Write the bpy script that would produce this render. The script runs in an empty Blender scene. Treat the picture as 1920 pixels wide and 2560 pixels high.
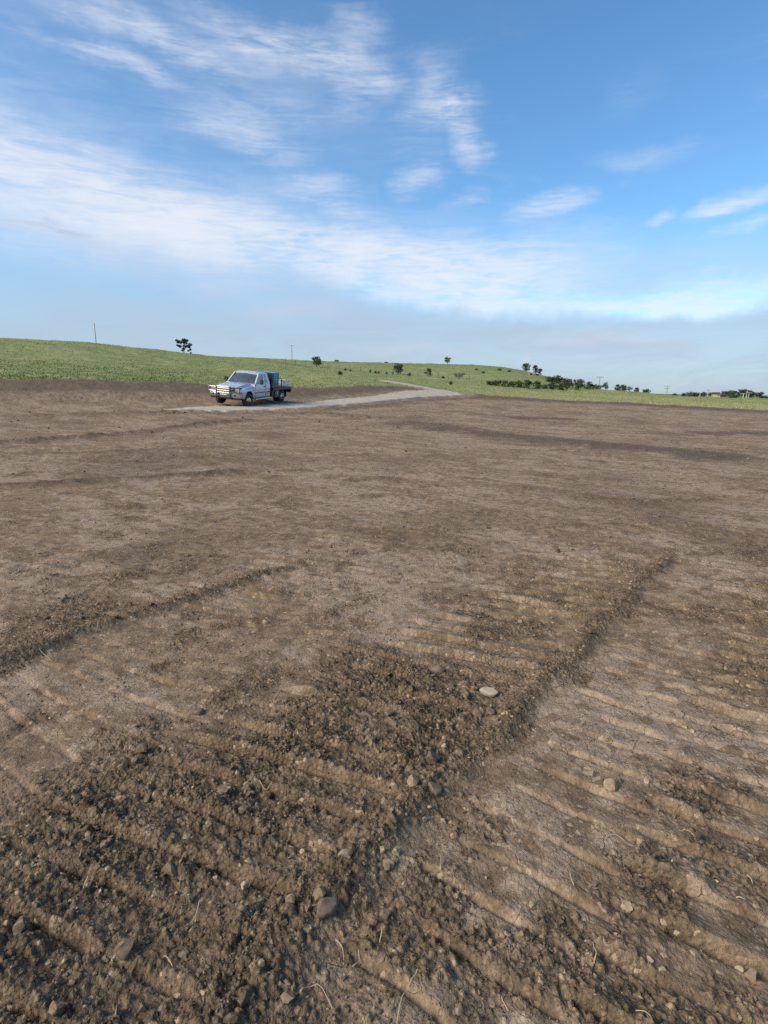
import bpy, math, random
import numpy as np
from mathutils import Matrix, Vector

# ------------------------------------------------------------------ camera
F_PX, CX, CY, HORIZON = 1450.0, 960.0, 1280.0, 972.0
CAM_H = 1.6
ROLL = math.radians(0.8)
PITCH = math.atan((CY - HORIZON) / F_PX)
scene = bpy.context.scene
C = scene.collection
_c, _s = math.cos(ROLL), math.sin(ROLL)
AX, AU, AF = Vector((1, 0, 0)), Vector((0, math.sin(PITCH), math.cos(PITCH))), Vector((0, math.cos(PITCH), -math.sin(PITCH)))
right, up = AX * _c + AU * _s, AU * _c - AX * _s
cam_d = bpy.data.cameras.new('camera')
cam = bpy.data.objects.new('camera', cam_d)
C.objects.link(cam)
M = Matrix((right, up, -AF)).transposed().to_4x4()
M.translation = (0, 0, CAM_H)
cam.matrix_world = M
cam_d.sensor_fit = 'HORIZONTAL'
cam_d.sensor_width = 36
cam_d.lens = 36 * F_PX / 1920
cam_d.clip_start = 0.05
cam_d.clip_end = 20000
scene.camera = cam

# ------------------------------------------------------------------ light, exposure
SUN_AZ = math.radians(-114)      # compass angle from +Y towards +X: to the left of the camera and behind it
SUN_EL = math.radians(33)
sun_dir = Vector((math.sin(SUN_AZ) * math.cos(SUN_EL), math.cos(SUN_AZ) * math.cos(SUN_EL), math.sin(SUN_EL)))
sl = bpy.data.lights.new('sun', 'SUN')
sl.energy = 3.0
sl.angle = math.radians(36)
sl.color = (1.0, 0.89, 0.78)
so = bpy.data.objects.new('sun', sl)
so.rotation_euler = (-sun_dir).to_track_quat('-Z', 'Y').to_euler()
C.objects.link(so)
scene.view_settings.view_transform = 'Standard'
scene.view_settings.look = 'None'
scene.view_settings.exposure = 0.70
scene.view_settings.gamma = 1
scene.view_settings.use_curve_mapping = False
scene.cycles.max_bounces = 4
scene.cycles.diffuse_bounces = 2
scene.cycles.glossy_bounces = 2
scene.cycles.transmission_bounces = 3
scene.cycles.use_adaptive_sampling = True
scene.cycles.adaptive_threshold = 0.02
scene.cycles.use_denoising = False

# ------------------------------------------------------------------ pixel -> place (pixel of the 1920 x 2560 photograph)
def ray(px, py):
    u, v = (px - CX) / F_PX, (CY - py) / F_PX
    u, v = u * _c - v * _s, u * _s + v * _c
    return np.array([u, math.cos(PITCH) + v * math.sin(PITCH), -math.sin(PITCH) + v * math.cos(PITCH)])
def gnd(px, py, z=0.0):
    d = ray(px, py)
    return d * ((z - CAM_H) / d[2]) + np.array([0, 0, CAM_H])
def at_r(px, py, r):
    d = ray(px, py)
    return d * (r / math.hypot(d[0], d[1])) + np.array([0, 0, CAM_H])
def sky_dir(px, py):
    d = ray(px, py)
    return math.atan2(d[0], d[1]), math.atan2(d[2], math.hypot(d[0], d[1]))

# ------------------------------------------------------------------ node helpers
class NT:
    def __init__(self, tree):
        self.t = tree
        tree.nodes.clear()
    def n(self, kind, ins=None, **props):
        nd = self.t.nodes.new(kind)
        for k, v in props.items():
            setattr(nd, k, v)
        for k, v in (ins or {}).items():
            self.set(nd.inputs[k], v)
        return nd
    def set(self, sock, v):
        if isinstance(v, bpy.types.NodeSocket):
            self.t.links.new(v, sock)
        elif isinstance(v, bpy.types.Node):
            self.t.links.new(v.outputs[0], sock)
        else:
            if sock.type == 'RGBA' and len(v) == 3:
                v = (*v, 1)
            sock.default_value = v
    def math(self, op, a, b=0.0, clamp=False, c=None):
        nd = self.n('ShaderNodeMath', {0: a, 1: b}, operation=op, use_clamp=clamp)
        if c is not None:
            self.set(nd.inputs[2], c)
        return nd.outputs[0]
    def ramp(self, v, a, b, lo=0.0, hi=1.0, smooth=True):
        return self.n('ShaderNodeMapRange', {0: v, 1: a, 2: b, 3: lo, 4: hi}, interpolation_type='SMOOTHSTEP' if smooth else 'LINEAR').outputs[0]
    def mix(self, fac, a, b, blend='MIX'):
        nd = self.n('ShaderNodeMix', data_type='RGBA', blend_type=blend)
        self.set(nd.inputs[0], fac); self.set(nd.inputs[6], a); self.set(nd.inputs[7], b)
        return nd.outputs[2]
    def noise(self, vec, scale, detail=4, rough=0.55, dist=0.0):
        return self.n('ShaderNodeTexNoise', {'Vector': vec, 'Scale': scale, 'Detail': detail, 'Roughness': rough, 'Distortion': dist})
    def attr(self, name):
        return self.n('ShaderNodeAttribute', attribute_name=name)

# ------------------------------------------------------------------ world: evening sky with high cirrus
world = bpy.data.worlds.new('World')
scene.world = world
world.use_nodes = True
world.cycles.sampling_method = 'MANUAL'
world.cycles.sample_map_resolution = 512
w = NT(world.node_tree)
sky = w.n('ShaderNodeTexSky', sky_type='NISHITA', sun_disc=False, sun_elevation=SUN_EL, sun_rotation=SUN_AZ,
          altitude=300, air_density=1.0, dust_density=0.6, ozone_density=2.0)
tc = w.n('ShaderNodeTexCoord')
sep = w.n('ShaderNodeSeparateXYZ', {0: tc.outputs['Generated']})
az = w.math('ARCTAN2', sep.outputs[0], sep.outputs[1])
el = w.math('ARCSINE', sep.outputs[2])
ae = w.n('ShaderNodeCombineXYZ', {0: az, 1: el, 2: 0.0}).outputs[0]
# noise that lives on the sky's directions, drawn out along the wind
def streak(rot, sx, sy, scale, det, rough_, dist_):
    return w.noise(w.n('ShaderNodeMapping', {'Vector': ae, 'Rotation': (0, 0, math.radians(rot)), 'Scale': (sx, sy, 1)}).outputs[0], scale, det, rough_, dist_).outputs[0]
nz_streak = streak(-9, 2.4, 12.0, 2.2, 6, 0.66, 0.7)
nz_fine = streak(-13, 3.4, 24.0, 3.6, 6, 0.66, 0.8)
nz_big = w.noise(ae, 3.4, 4, 0.55, 0.2).outputs[0]
warp = w.n('ShaderNodeVectorMath', {0: w.noise(ae, 5.0, 5, 0.68).outputs['Color'], 1: (0.5, 0.5, 0.5)}, operation='SUBTRACT')
warp = w.n('ShaderNodeVectorMath', {0: warp.outputs[0], 1: (0.15, 0.065, 0)}, operation='MULTIPLY')
aew = w.n('ShaderNodeVectorMath', {0: ae, 1: warp.outputs[0]}, operation='ADD').outputs[0]
def blob(px, py, lx, ly, rot, amp, vec=None):
    """soft cloud patch centred on a direction: half sizes in photo pixels, rot in degrees (clockwise in the picture)"""
    a, e = sky_dir(px, py)
    k = 1.0 / F_PX * 0.86
    mp = w.n('ShaderNodeMapping', {'Vector': aew if vec is None else vec, 'Location': (a, e, 0), 'Rotation': (0, 0, math.radians(-rot)), 'Scale': (lx * k, ly * k, 1)}, vector_type='TEXTURE')
    ln = w.n('ShaderNodeVectorMath', {0: mp.outputs[0]}, operation='LENGTH').outputs['Value']
    return w.ramp(ln, 1.0, 0.0, 0.0, amp)
def total(lst):
    acc = lst[0]
    for b in lst[1:]:
        acc = w.math('ADD', acc, b)
    return acc
# bright white cirrus (streaky)
wisp = total([blob(*b) for b in (
    (120, 430, 480, 120, 6, 0.75), (330, 540, 420, 90, 9, 0.9), (640, 600, 480, 95, 7, 1.15), (1080, 680, 560, 120, 5, 1.6),
    (1120, 740, 420, 55, 2, 0.5), (1540, 765, 460, 55, 0, 1.0), (1800, 735, 330, 50, -7, 1.0), (1760, 695, 150, 30, -4, 0.6), (400, 90, 380, 46, 8, 0.65), (740, 130, 340, 58, 11, 0.95),
    (890, 90, 120, 50, -4, 0.5), (290, 145, 220, 24, 9, 0.6), (900, 235, 130, 75, -20, 0.4), (1100, 265, 140, 62, -8, 0.75), (1155, 345, 100, 56, 38, 0.8), (1128, 255, 50, 34, 0, 0.6),
    (1040, 455, 95, 52, -15, 0.75), (1160, 490, 90, 36, -25, 0.4), (1370, 515, 160, 46, -8, 0.75), (1850, 510, 150, 32, -9, 1.0), (1650, 540, 55, 20, -10, 0.5), (1890, 560, 140, 20, -9, 0.6),
    (1640, 385, 210, 40, 3, 0.22), (640, 360, 220, 55, 8, 0.5), (790, 470, 200, 46, -3, 0.6), (850, 520, 130, 40, 12, 0.4), (600, 290, 260, 70, -6, 0.4),
    (1080, 190, 80, 100, 70, 0.35), (1590, 220, 60, 110, 70, 0.1))])
veil = total([blob(*b) for b in ((60, 420, 800, 230, 8, 0.55), (450, 150, 900, 240, 9, 0.25), (900, 650, 1500, 190, 4, 0.62), (100, 540, 900, 150, 6, 0.5))])
tex = w.ramp(nz_streak, 0.34, 0.68)
tex2 = w.ramp(nz_fine, 0.38, 0.68)
texm = w.math('ADD', w.math('MULTIPLY', tex, 0.65), w.math('MULTIPLY', tex2, 0.55))
d_wisp = w.math('MULTIPLY', wisp, w.math('ADD', texm, 0.13))
d_veil = w.math('MULTIPLY', veil, w.math('ADD', w.math('ADD', w.math('MULTIPLY', w.ramp(nz_big, 0.3, 0.7), 0.45), w.math('MULTIPLY', texm, 0.5)), 0.2))
# the same thin cirrus all round the sky
amb = w.math('MULTIPLY', w.ramp(nz_streak, 0.45, 0.80), w.ramp(nz_big, 0.42, 0.7, 0.0, 0.30))
# the cloud thickens towards the left, where it veils the sun
sdot = w.n('ShaderNodeVectorMath', {0: tc.outputs['Generated'], 1: tuple(sun_dir)}, operation='DOT_PRODUCT').outputs['Value']
sunveil = w.math('MULTIPLY', w.ramp(sdot, 0.50, 1.0, 0.0, 1.0), w.math('ADD', w.math('MULTIPLY', tex, 0.4), 0.75))
dens = w.math('ADD', w.math('ADD', w.math('ADD', d_wisp, d_veil), amb), sunveil)
dens = w.math('SUBTRACT', 1.0, w.math('POWER', 2.718, w.math('MULTIPLY', dens, -1.15)))      # optical depth to cover
# low grey-blue cloud bank behind the hills, all round the horizon
bank = w.ramp(w.math('ADD', el, w.math('MULTIPLY', w.math('SUBTRACT', nz_big, 0.5), 0.10)), 0.25, 0.07)
bank = w.math('MULTIPLY', bank, w.math('ADD', w.math('MULTIPLY', tex, 0.15), 0.74))
sky_k = w.n('ShaderNodeVectorMath', {0: sky.outputs[0], 1: (0.72, 1.05, 1.22)}, operation='MULTIPLY').outputs[0]
col = w.mix(w.math('MULTIPLY', dens, 0.93), sky_k, (5.35, 5.5, 5.9))
lowleft = w.math('SUBTRACT', 1.0, w.math('MULTIPLY', wisp, 1.1, clamp=True), clamp=True)
col = w.mix(w.math('MULTIPLY', bank, lowleft), col, (2.85, 3.30, 4.15))
grey = total([blob(*b) for b in ((170, 600, 260, 30, 8, 0.7), (60, 570, 220, 26, 5, 0.6), (340, 590, 140, 20, 6, 0.5), (1430, 880, 170, 13, 2, 0.35), (1045, 668, 34, 8, -6, 0.4))])
col = w.mix(w.math('MULTIPLY', grey, tex2), col, (3.3, 3.85, 4.9))
pink = total([blob(*b) for b in ((1300, 895, 28, 26, 0, 0.4), (1500, 850, 340, 30, 3, 0.4), (1000, 870, 260, 26, 0, 0.35), (740, 775, 200, 40, 0, 0.3))])
col = w.mix(pink, col, (4.1, 4.15, 4.75))
bg = w.n('ShaderNodeBackground', {'Color': col, 'Strength': 0.1})
w.n('ShaderNodeOutputWorld', {0: bg})

# ------------------------------------------------------------------ numpy noise
def _hash(ix, iy, seed):
    h = (ix.astype(np.int64) * 374761393 + iy.astype(np.int64) * 668265263 + seed * 982451653) & 0xFFFFFFFF
    h = ((h ^ (h >> 13)) * 1274126177) & 0xFFFFFFFF
    h = ((h ^ (h >> 16)) * 2246822519) & 0xFFFFFFFF
    return (h ^ (h >> 13)) & 0xFFFFFFFF
def _h01(ix, iy, seed):
    return _hash(ix, iy, seed) / 4294967295.0
def perlin(x, y, seed=0):
    ix, iy = np.floor(x), np.floor(y)
    fx, fy = x - ix, y - iy
    ix, iy = ix.astype(np.int64), iy.astype(np.int64)
    def g(dx, dy):
        a = _h01(ix + dx, iy + dy, seed) * 2 * np.pi
        return np.cos(a) * (fx - dx) + np.sin(a) * (fy - dy)
    u, v = fx * fx * fx * (fx * (fx * 6 - 15) + 10), fy * fy * fy * (fy * (fy * 6 - 15) + 10)
    a = g(0, 0) * (1 - u) + g(1, 0) * u
    b = g(0, 1) * (1 - u) + g(1, 1) * u
    return (a * (1 - v) + b * v) * 1.5
def fbm(x, y, octv=4, seed=0, gain=0.5, lac=2.03):
    s, a = 0.0, 1.0
    for i in range(octv):
        s = s + a * perlin(x, y, seed + i * 17)
        x, y, a = x * lac + 3.1, y * lac + 1.7, a * gain
    return s
def sstep(a, b, x):
    t = np.clip((x - a) / (b - a), 0, 1)
    return t * t * (3 - 2 * t)
def domes(x, y, cell, seed, prob=0.8, rmin=0.25, rmax=0.62):
    """rounded lumps on a jittered grid: returns height in units of the cell and the lump's own random number"""
    px, py = x / cell, y / cell
    ix, iy = np.floor(px).astype(np.int64), np.floor(py).astype(np.int64)
    best = np.zeros_like(px); rid = np.zeros_like(px)
    for dx in (-1, 0, 1):
        for dy in (-1, 0, 1):
            cx, cy = ix + dx, iy + dy
            jx, jy = _h01(cx, cy, seed), _h01(cx, cy, seed + 5)
            q = _h01(cx, cy, seed + 9)
            R = rmin + (rmax - rmin) * _h01(cx, cy, seed + 13) ** 1.8
            an = _h01(cx, cy, seed + 21) * 3.1416
            ex, ey = px - cx - jx, py - cy - jy
            ca, sa = np.cos(an), np.sin(an)
            e1, e2 = ex * ca + ey * sa, (ey * ca - ex * sa) * 1.35
            d2 = (e1 * e1 + e2 * e2) / (R * R)
            h = np.where(q < prob, R * np.sqrt(np.clip(1 - d2, 0, 1)) * (0.75 + 0.5 * jx), 0)
            rid = np.where(h > best, _h01(cx, cy, seed + 31), rid)
            best = np.maximum(best, h)
    return best, rid
def dist_poly(x, y, pts):
    """distance to an open polyline, and the position along it (0..1)"""
    best = np.full(x.shape, 1e9); tt = np.zeros(x.shape)
    seg = [math.hypot(b[0] - a[0], b[1] - a[1]) for a, b in zip(pts[:-1], pts[1:])]
    L = sum(seg); acc = 0.0
    for (a, b), sl_ in zip(zip(pts[:-1], pts[1:]), seg):
        dx, dy = b[0] - a[0], b[1] - a[1]
        t = np.clip(((x - a[0]) * dx + (y - a[1]) * dy) / (dx * dx + dy * dy), 0, 1)
        d = np.hypot(x - a[0] - t * dx, y - a[1] - t * dy)
        tt = np.where(d < best, (acc + t * sl_) / L, tt)
        best = np.minimum(best, d)
        acc += sl_
    return best, tt

# ------------------------------------------------------------------ the lie of the land: hill profiles by bearing
PROFILES = {   # bearing (as photo column): (picture row, ground distance in metres)
    -140: [(1022, 33), (940, 46), (888, 90), (840, 150), (850, 260)],
    0: [(1024, 33), (944, 46), (898, 90), (846, 150), (856, 260)],
    240: [(1020, 33), (946, 46), (905, 90), (857, 155), (866, 260)],
    450: [(1016, 34), (953, 48), (920, 90), (882, 165), (890, 270)],
    640: [(1019, 35), (963, 50), (944, 75), (905, 160), (899, 205), (895, 330), (902, 520)],
    760: [(1013, 38), (966, 52), (950, 75), (918, 185), (902, 350), (910, 600)],
    960: [(1001, 47), (968, 58), (946, 110), (937, 170), (907, 360), (916, 600)],
    1060: [(996, 53), (977, 62), (955, 110), (945, 165), (909, 350), (918, 600)],
    1150: [(1000, 56), (986, 66), (965, 110), (954, 150), (911, 340), (920, 600)],
    1250: [(1000, 58), (988, 68), (975, 110), (966, 140), (914, 320), (926, 550)],
    1310: [(1003, 60), (995, 70), (980, 110), (973, 140), (926, 300), (942, 500)],
    1400: [(1010, 58), (1000, 70), (984, 110), (977, 150), (948, 280), (962, 450)],
    1500: [(1014, 57), (1004, 70), (985, 120), (975, 190), (981, 280), (986, 500)],
    1560: [(1016, 56), (1006, 70), (986, 120), (976, 190), (982, 280), (988, 500)],
    1650: [(1022, 54), (1012, 67), (992, 130), (986, 220), (991, 350), (990, 600)],
    1760: [(1026, 53), (1017, 64), (998, 130), (994, 300), (990, 700)],
    1920: [(1034, 50), (1026, 60), (1004, 130), (998, 300), (992, 700)],
    2060: [(1036, 50), (1028, 60), (1006, 130), (1000, 300), (993, 700)],
}
EDGE = {-140: 46, 0: 46, 240: 46, 450: 47, 640: 48.5, 760: 51, 960: 63, 1060: 69, 1150: 67, 1250: 68, 1310: 70, 1400: 70, 1500: 70, 1560: 70, 1650: 67, 1760: 64, 1920: 60, 2060: 58}
LR = np.linspace(math.log(0.2), math.log(9000), 420)
AZ = np.radians(np.arange(-180, 180.5, 0.5))
rows_, bear = [], []
for px, pr in PROFILES.items():
    a = sky_dir(px, 960)[0]
    rr, zz = [0.2, 13.0, 22.0], [0.0, 0.0, 0.02]
    for py, r in pr:
        rr.append(r); zz.append(float(at_r(px, py, r)[2]))
    zl = zz[-1]
    rr += [1400, 3000, 9000]; zz += [min(zl * 0.4, -2.0) if zl < 3 else zl * 0.45, -5.0, -14.0]
    rows_.append(np.interp(LR, np.log(rr), zz)); bear.append(a)
back = np.interp(LR, np.log([0.2, 40, 60, 150, 400, 3000, 9000]), [0, 0, 0.5, 2, 3, -5, -14])
TAB = np.zeros((len(AZ), len(LR)))
rows_ = np.array(rows_); bear = np.array(bear)
for j in range(len(LR)):
    TAB[:, j] = np.interp(AZ, np.concatenate([[-math.pi, bear[0] - 0.7], bear, [bear[-1] + 0.7, math.pi]]),
                          np.concatenate([[back[j], back[j]], rows_[:, j], [back[j], back[j]]]))
def _smooth(T, ax, sig):
    k = np.exp(-0.5 * (np.arange(-12, 13) / sig) ** 2); k /= k.sum()
    pad = [(0, 0), (0, 0)]; pad[ax] = (12, 12)
    P = np.pad(T, pad, mode='edge')
    return sum(k[i] * np.take(P, np.arange(i, i + T.shape[ax]), axis=ax) for i in range(25))
TAB = _smooth(_smooth(TAB, 0, 3.0), 1, 1.6)
def bilinear(az_, lr):
    fa = np.clip((az_ - AZ[0]) / (AZ[1] - AZ[0]), 0, len(AZ) - 1.001)
    fr = np.clip((lr - LR[0]) / (LR[1] - LR[0]), 0, len(LR) - 1.001)
    ia, ir = fa.astype(int), fr.astype(int)
    u, v = fa - ia, fr - ir
    v = v * v * (3 - 2 * v) * 0.3 + v * 0.7
    return (TAB[ia, ir] * (1 - u) + TAB[ia + 1, ir] * u) * (1 - v) + (TAB[ia, ir + 1] * (1 - u) + TAB[ia + 1, ir + 1] * u) * v
def macro(x, y):
    return bilinear(np.arctan2(x, y), np.log(np.maximum(np.hypot(x, y), 0.21)))
E_AZ = np.array([sky_dir(k, 960)[0] for k in EDGE]); E_R = np.array(list(EDGE.values()), float)

# ------------------------------------------------------------------ the gravel road's course
ROAD = [at_r(px, 990, r)[:2] for px, r in ((405, 31.0), (500, 31.8), (600, 33.0), (690, 34.6), (760, 36.6), (860, 40.2), (960, 47.5), (1040, 55.0), (1090, 60.5), (1116, 64.5), (1096, 68.5),
        (1050, 71.5), (1000, 77.0), (965, 84.0))]
ROAD_W = [0.06, 1.2, 1.65, 1.65, 1.55, 1.5, 1.45, 1.8, 2.3, 2.3, 2.0, 1.7, 1.5, 1.1]
def catmull(P, n):
    P = np.array(P, float); out = []
    for i in range(len(P) - 1):
        p0, p1, p2, p3 = P[max(i - 1, 0)], P[i], P[i + 1], P[min(i + 2, len(P) - 1)]
        for k in range(n):
            t = k / n
            out.append(0.5 * (2 * p1 + (p2 - p0) * t + (2 * p0 - 5 * p1 + 4 * p2 - p3) * t * t + (3 * p1 - p0 - 3 * p2 + p3) * t ** 3))
    out.append(P[-1])
    return np.array(out)
ROADC = catmull([(*p, w_) for p, w_ in zip(ROAD, ROAD_W)], 10)
def road_dist(x, y):
    d = np.full(x.shape, 1e3); wd = np.full(x.shape, 2.0)
    m = (np.hypot(x, y) > 22) & (np.hypot(x, y) < 130)
    if m.any():
        xs, ys = x[m], y[m]
        best = np.full(xs.shape, 1e9); bw = np.full(xs.shape, 2.0)
        for a, b in zip(ROADC[:-1], ROADC[1:]):
            dx, dy = b[0] - a[0], b[1] - a[1]
            t = np.clip(((xs - a[0]) * dx + (ys - a[1]) * dy) / (dx * dx + dy * dy + 1e-9), 0, 1)
            q = np.hypot(xs - a[0] - t * dx, ys - a[1] - t * dy)
            bw = np.where(q < best, a[2] + t * (b[2] - a[2]), bw)
            best = np.minimum(best, q)
        d[m] = best; wd[m] = bw
    return d, wd

K = 1920 / 1659
def line(*pts):
    return [gnd(a * K, b * K)[:2] for a, b in pts]
# marks the machines left on the far part of the pad: course, half width, height, moisture, roughness
RUTS = [
    (line((-80, 1056), (120, 1046), (300, 1034), (440, 1024), (545, 1019)), 0.32, 0.07, 0.9, 0.6),
    (line((-80, 965), (120, 952), (260, 940), (430, 924), (560, 915)), 0.55, 0.13, 0.8, 1.0),
    (line((-80, 918), (150, 913), (330, 908), (520, 905), (700, 908), (860, 918)), 1.3, 0.13, 0.55, 1.0),
    (line((-80, 985), (200, 978), (420, 968), (520, 966)), 0.28, 0.05, 0.6, 0.4),
    (line((-80, 1118), (160, 1104), (400, 1090)), 0.20, 0.04, 0.4, 0.3),
    (line((840, 918), (1000, 932), (1150, 950), (1300, 962), (1480, 980), (1720, 1008)), 1.3, 0.05, 1.0, 0.35),
    (line((640, 905), (760, 898), (880, 886), (960, 880), (1040, 874)), 1.3, 0.16, 0.75, 0.8),
    (line((590, 1018), (680, 1017)), 0.22, 0.03, 0.6, 0.3),
    (line((80, 1230), (200, 1200), (330, 1172)), 0.16, 0.035, 0.4, 0.3),
    (line((1100, 912), (1180, 912), (1250, 912)), 1.6, -0.02, 1.0, 0.0),
    (line((1490, 938), (1600, 940), (1720, 942)), 1.4, -0.02, 0.9, 0.0),
]
LUGS = [at_r(px, 990, q)[:2] for px, q in ((-60, 37.0), (120, 37.2), (300, 37.6), (450, 38.2), (640, 39.5))]
SX, SY = 0.8, -0.6            # across the machine's path; (0.6, 0.8) runs along it
PITCH_G = 0.19               # spacing of the track's bars
def grouser(t, s, seed, sharp=1.0):
    ph = t / PITCH_G + 0.07 * perlin(s * 0.6, t * 0.6, seed) + 0.025 * perlin(s * 8, t * 8, seed + 3)
    fr = ph - np.floor(ph)
    saw = np.interp(fr, [0, 0.08, 0.12, 0.175, 0.225, 0.29, 0.42, 0.68, 1.0], [0.0, -0.15, -0.80, -0.85, 0.75, 1.0, 0.75, 0.18, 0.0])     # bar prints: undercut groove, steep face, rounded back
    saw = saw * (0.30 + 0.70 * sstep(-0.15, 0.10, perlin(s * 3.1 + 0.7 * np.floor(ph), t * 0 + 0.37 * np.floor(ph), seed + 9)))
    k = np.floor(ph)
    amp = 0.55 + 0.55 * _h01(k.astype(np.int64), np.zeros_like(k, dtype=np.int64), seed + 77)
    return (saw - 0.1) * amp
def soil(x, y, full=True):
    """height and surface condition of the ground at world x, y"""
    r = np.hypot(x, y); az_ = np.arctan2(x, y)
    z = macro(x, y)
    out = {}
    # grass starts where the pad ends
    er = np.interp(az_, E_AZ, E_R)
    nb = 2.2 * fbm(x * 0.16, y * 0.16, 4, 91) + 0.9 * fbm(x * 0.9, y * 0.9, 3, 95)
    grass = sstep(-1.2, 1.4, r - er + nb * (er / 55))
    rd, rw = road_dist(x, y)
    shoulder = sstep(1.1, 2.6, rd - rw + 0.5 * nb)
    grass = grass * np.where(r > 58, sstep(0.15, 0.9, rd - rw + 0.25 * nb), shoulder)
    onroad = sstep(1.4, 0.2, rd - rw)
    far = sstep(16, 50, r)
    z = z + grass * (0.30 * fbm(x * 0.10, y * 0.10, 3, 41) * sstep(60, 140, r) + 0.10 * fbm(x * 0.5, y * 0.5, 3, 43))
    dirt = (1 - grass) * (1 - onroad)
    s, t = SX * x + SY * y, 0.6 * x + 0.8 * y
    wob = 0.05 * perlin(t * 0.8, s * 0.4, 7)
    s = s + wob
    near = r < 24
    n1 = fbm(x * 0.55, y * 0.55, 4, 3)
    n2 = fbm(x * 2.6, y * 2.6, 4, 11)
    z = z + dirt * (0.035 * n1 * (0.4 + 2.0 * far) + 0.010 * n2)
    rough = np.zeros_like(x); pale = np.zeros_like(x); moist = np.zeros_like(x)
    # dry crust in flat patches, drawn out along the bars
    p1 = fbm(s * 0.5, t * 1.5, 5, 21, 0.6)
    p2 = fbm(s * 1.6, t * 7.0, 4, 27, 0.6)
    pale = sstep(-0.30, 0.75, p1 + 0.45 * p2 + 0.15)
    if full:
        a_r = sstep(-2.45, -1.90, s + 0.28 * n2) * sstep(-0.92, -1.10, s) * sstep(3.3, 2.2, t + 0.35 * n1)
        low = sstep(1.55, 1.15, t) * sstep(-0.5, -1.15, s) * sstep(-2.6, -2.0, s)
        rough = np.maximum(a_r, low) * np.clip(0.72 + 0.55 * fbm(x * 2.2, y * 2.2, 4, 35, 0.6), 0.15, 1)
        # trail of loose soil that spilled off the blade, right and left
        cr = -1.06 + 0.05 * perlin(t * 1.3, t * 0 + 2.2, 5) + 0.03 * perlin(t * 4, t * 0, 6)
        bR = np.exp(-((s - cr) / np.where(s > cr, 0.05, 0.11)) ** 2) * sstep(0.2, 0.9, t) * sstep(7.4, 5.6, t)
        cl = -3.72 + 0.05 * perlin(t * 1.1, t * 0 + 5.2, 8) + 0.02 * perlin(t * 4, t * 0, 9)
        bL = np.exp(-((s - cl) / np.where(s > cl, 0.05, 0.09)) ** 2) * sstep(-0.5, 0.6, t) * sstep(4.4, 3.0, t)
        z = z + (0.032 * bR * np.clip(0.75 + 0.7 * perlin(t * 2.1, s * 2.0, 55), 0.25, 1.3) + 0.028 * bL * np.clip(0.8 + 0.7 * perlin(t * 1.9, s * 2.0, 56), 0.3, 1.3)) * dirt
        lanR = sstep(-1.02, -0.93, s) * sstep(8, 5.5, t)
        z = z - 0.010 * lanR * dirt - 0.012 * sstep(-3.69, -3.60, s) * sstep(-2.0, -3.0, s) * sstep(5.0, 3.2, t) * dirt
        # bar prints
        gC = sstep(-0.40, -0.28, s + 0.06 * n1) * sstep(1.3, 1.1, s) * sstep(9, 5, t)
        gB = sstep(-0.95, -0.85, s) * sstep(-0.28, -0.40, s) * sstep(8, 5, t)
        gA = sstep(-2.3, -2.0, s) * sstep(-1.12, -1.25, s) * sstep(6.5, 4.8, t)
        gD = sstep(-3.62, -3.5, s) * sstep(-2.2, -2.5, s) * sstep(6, 4, t)
        keep = sstep(-0.25, 0.35, fbm(s * 1.3, t * 1.3, 3, 61))
        z = z + dirt * (0.037 * gC * grouser(t - 0.10 * s, s, 101) + 0.018 * gB * (0.35 + 0.65 * keep) * grouser(t + 0.1, s, 102)
                        + 0.036 * gA * grouser(0.97 * t - 0.26 * s, s, 103) + 0.017 * gD * (0.35 + 0.65 * keep) * grouser(t - 0.26 * (s + 3.3) * np.maximum(t - 0.9, 0), s, 104))
        # older prints over the whole pad
        s2, t2 = 0.93 * x - 0.37 * y, 0.37 * x + 0.93 * y
        lane = sstep(0.0, 0.35, perlin(s2 * 0.55, t2 * 0.12, 66)) * sstep(3.0, 5.0, r) * sstep(34, 18, r)
        gO = grouser(t2, s2, 105)
        z = z + dirt * 0.015 * lane * gO
        s3, t3 = 0.99 * x + 0.12 * y, -0.12 * x + 0.99 * y
        lane3 = sstep(0.05, 0.4, perlin(s3 * 0.5, t3 * 0.10, 68)) * sstep(4.0, 7.0, r) * sstep(40, 22, r)
        gP = grouser(t3 * 0.8, s3, 106)
        z = z + dirt * 0.017 * lane3 * gP
        pale = np.clip(pale + 0.25 * lane * gO + 0.25 * lane3 * gP, 0, 1)
        rough = np.maximum(rough, np.maximum(0.75 * bR, 0.7 * bL))
        rough = np.maximum(rough, 0.30 * gC * sstep(-0.2, 0.5, n2))
        patchy = sstep(0.25, 0.95, fbm(x * 1.1, y * 1.1, 4, 33, 0.6))
        rough = np.maximum(rough, 0.55 * patchy * sstep(30, 10, r))
        crumbly = sstep(-0.3, 0.5, fbm(x * 2.0, y * 2.0, 4, 34, 0.6) + 0.45 * sstep(2.2, 1.2, r) - 0.15 - 0.35 * gB * sstep(1.0, 2.0, t) - 0.25 * gD)
        crumb = np.maximum(rough, 0.62 * crumbly * sstep(9, 3.0, r))
        pale = pale * (1 - 0.75 * np.clip(crumb - 0.1, 0, 1))
        pale = np.maximum(pale * (1 - 0.8 * rough), 0.0)
        pale = np.maximum(pale, 0.55 * gB * sstep(-0.5, 0.3, n2 + p2 * 0.6) * (1 - rough))
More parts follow.
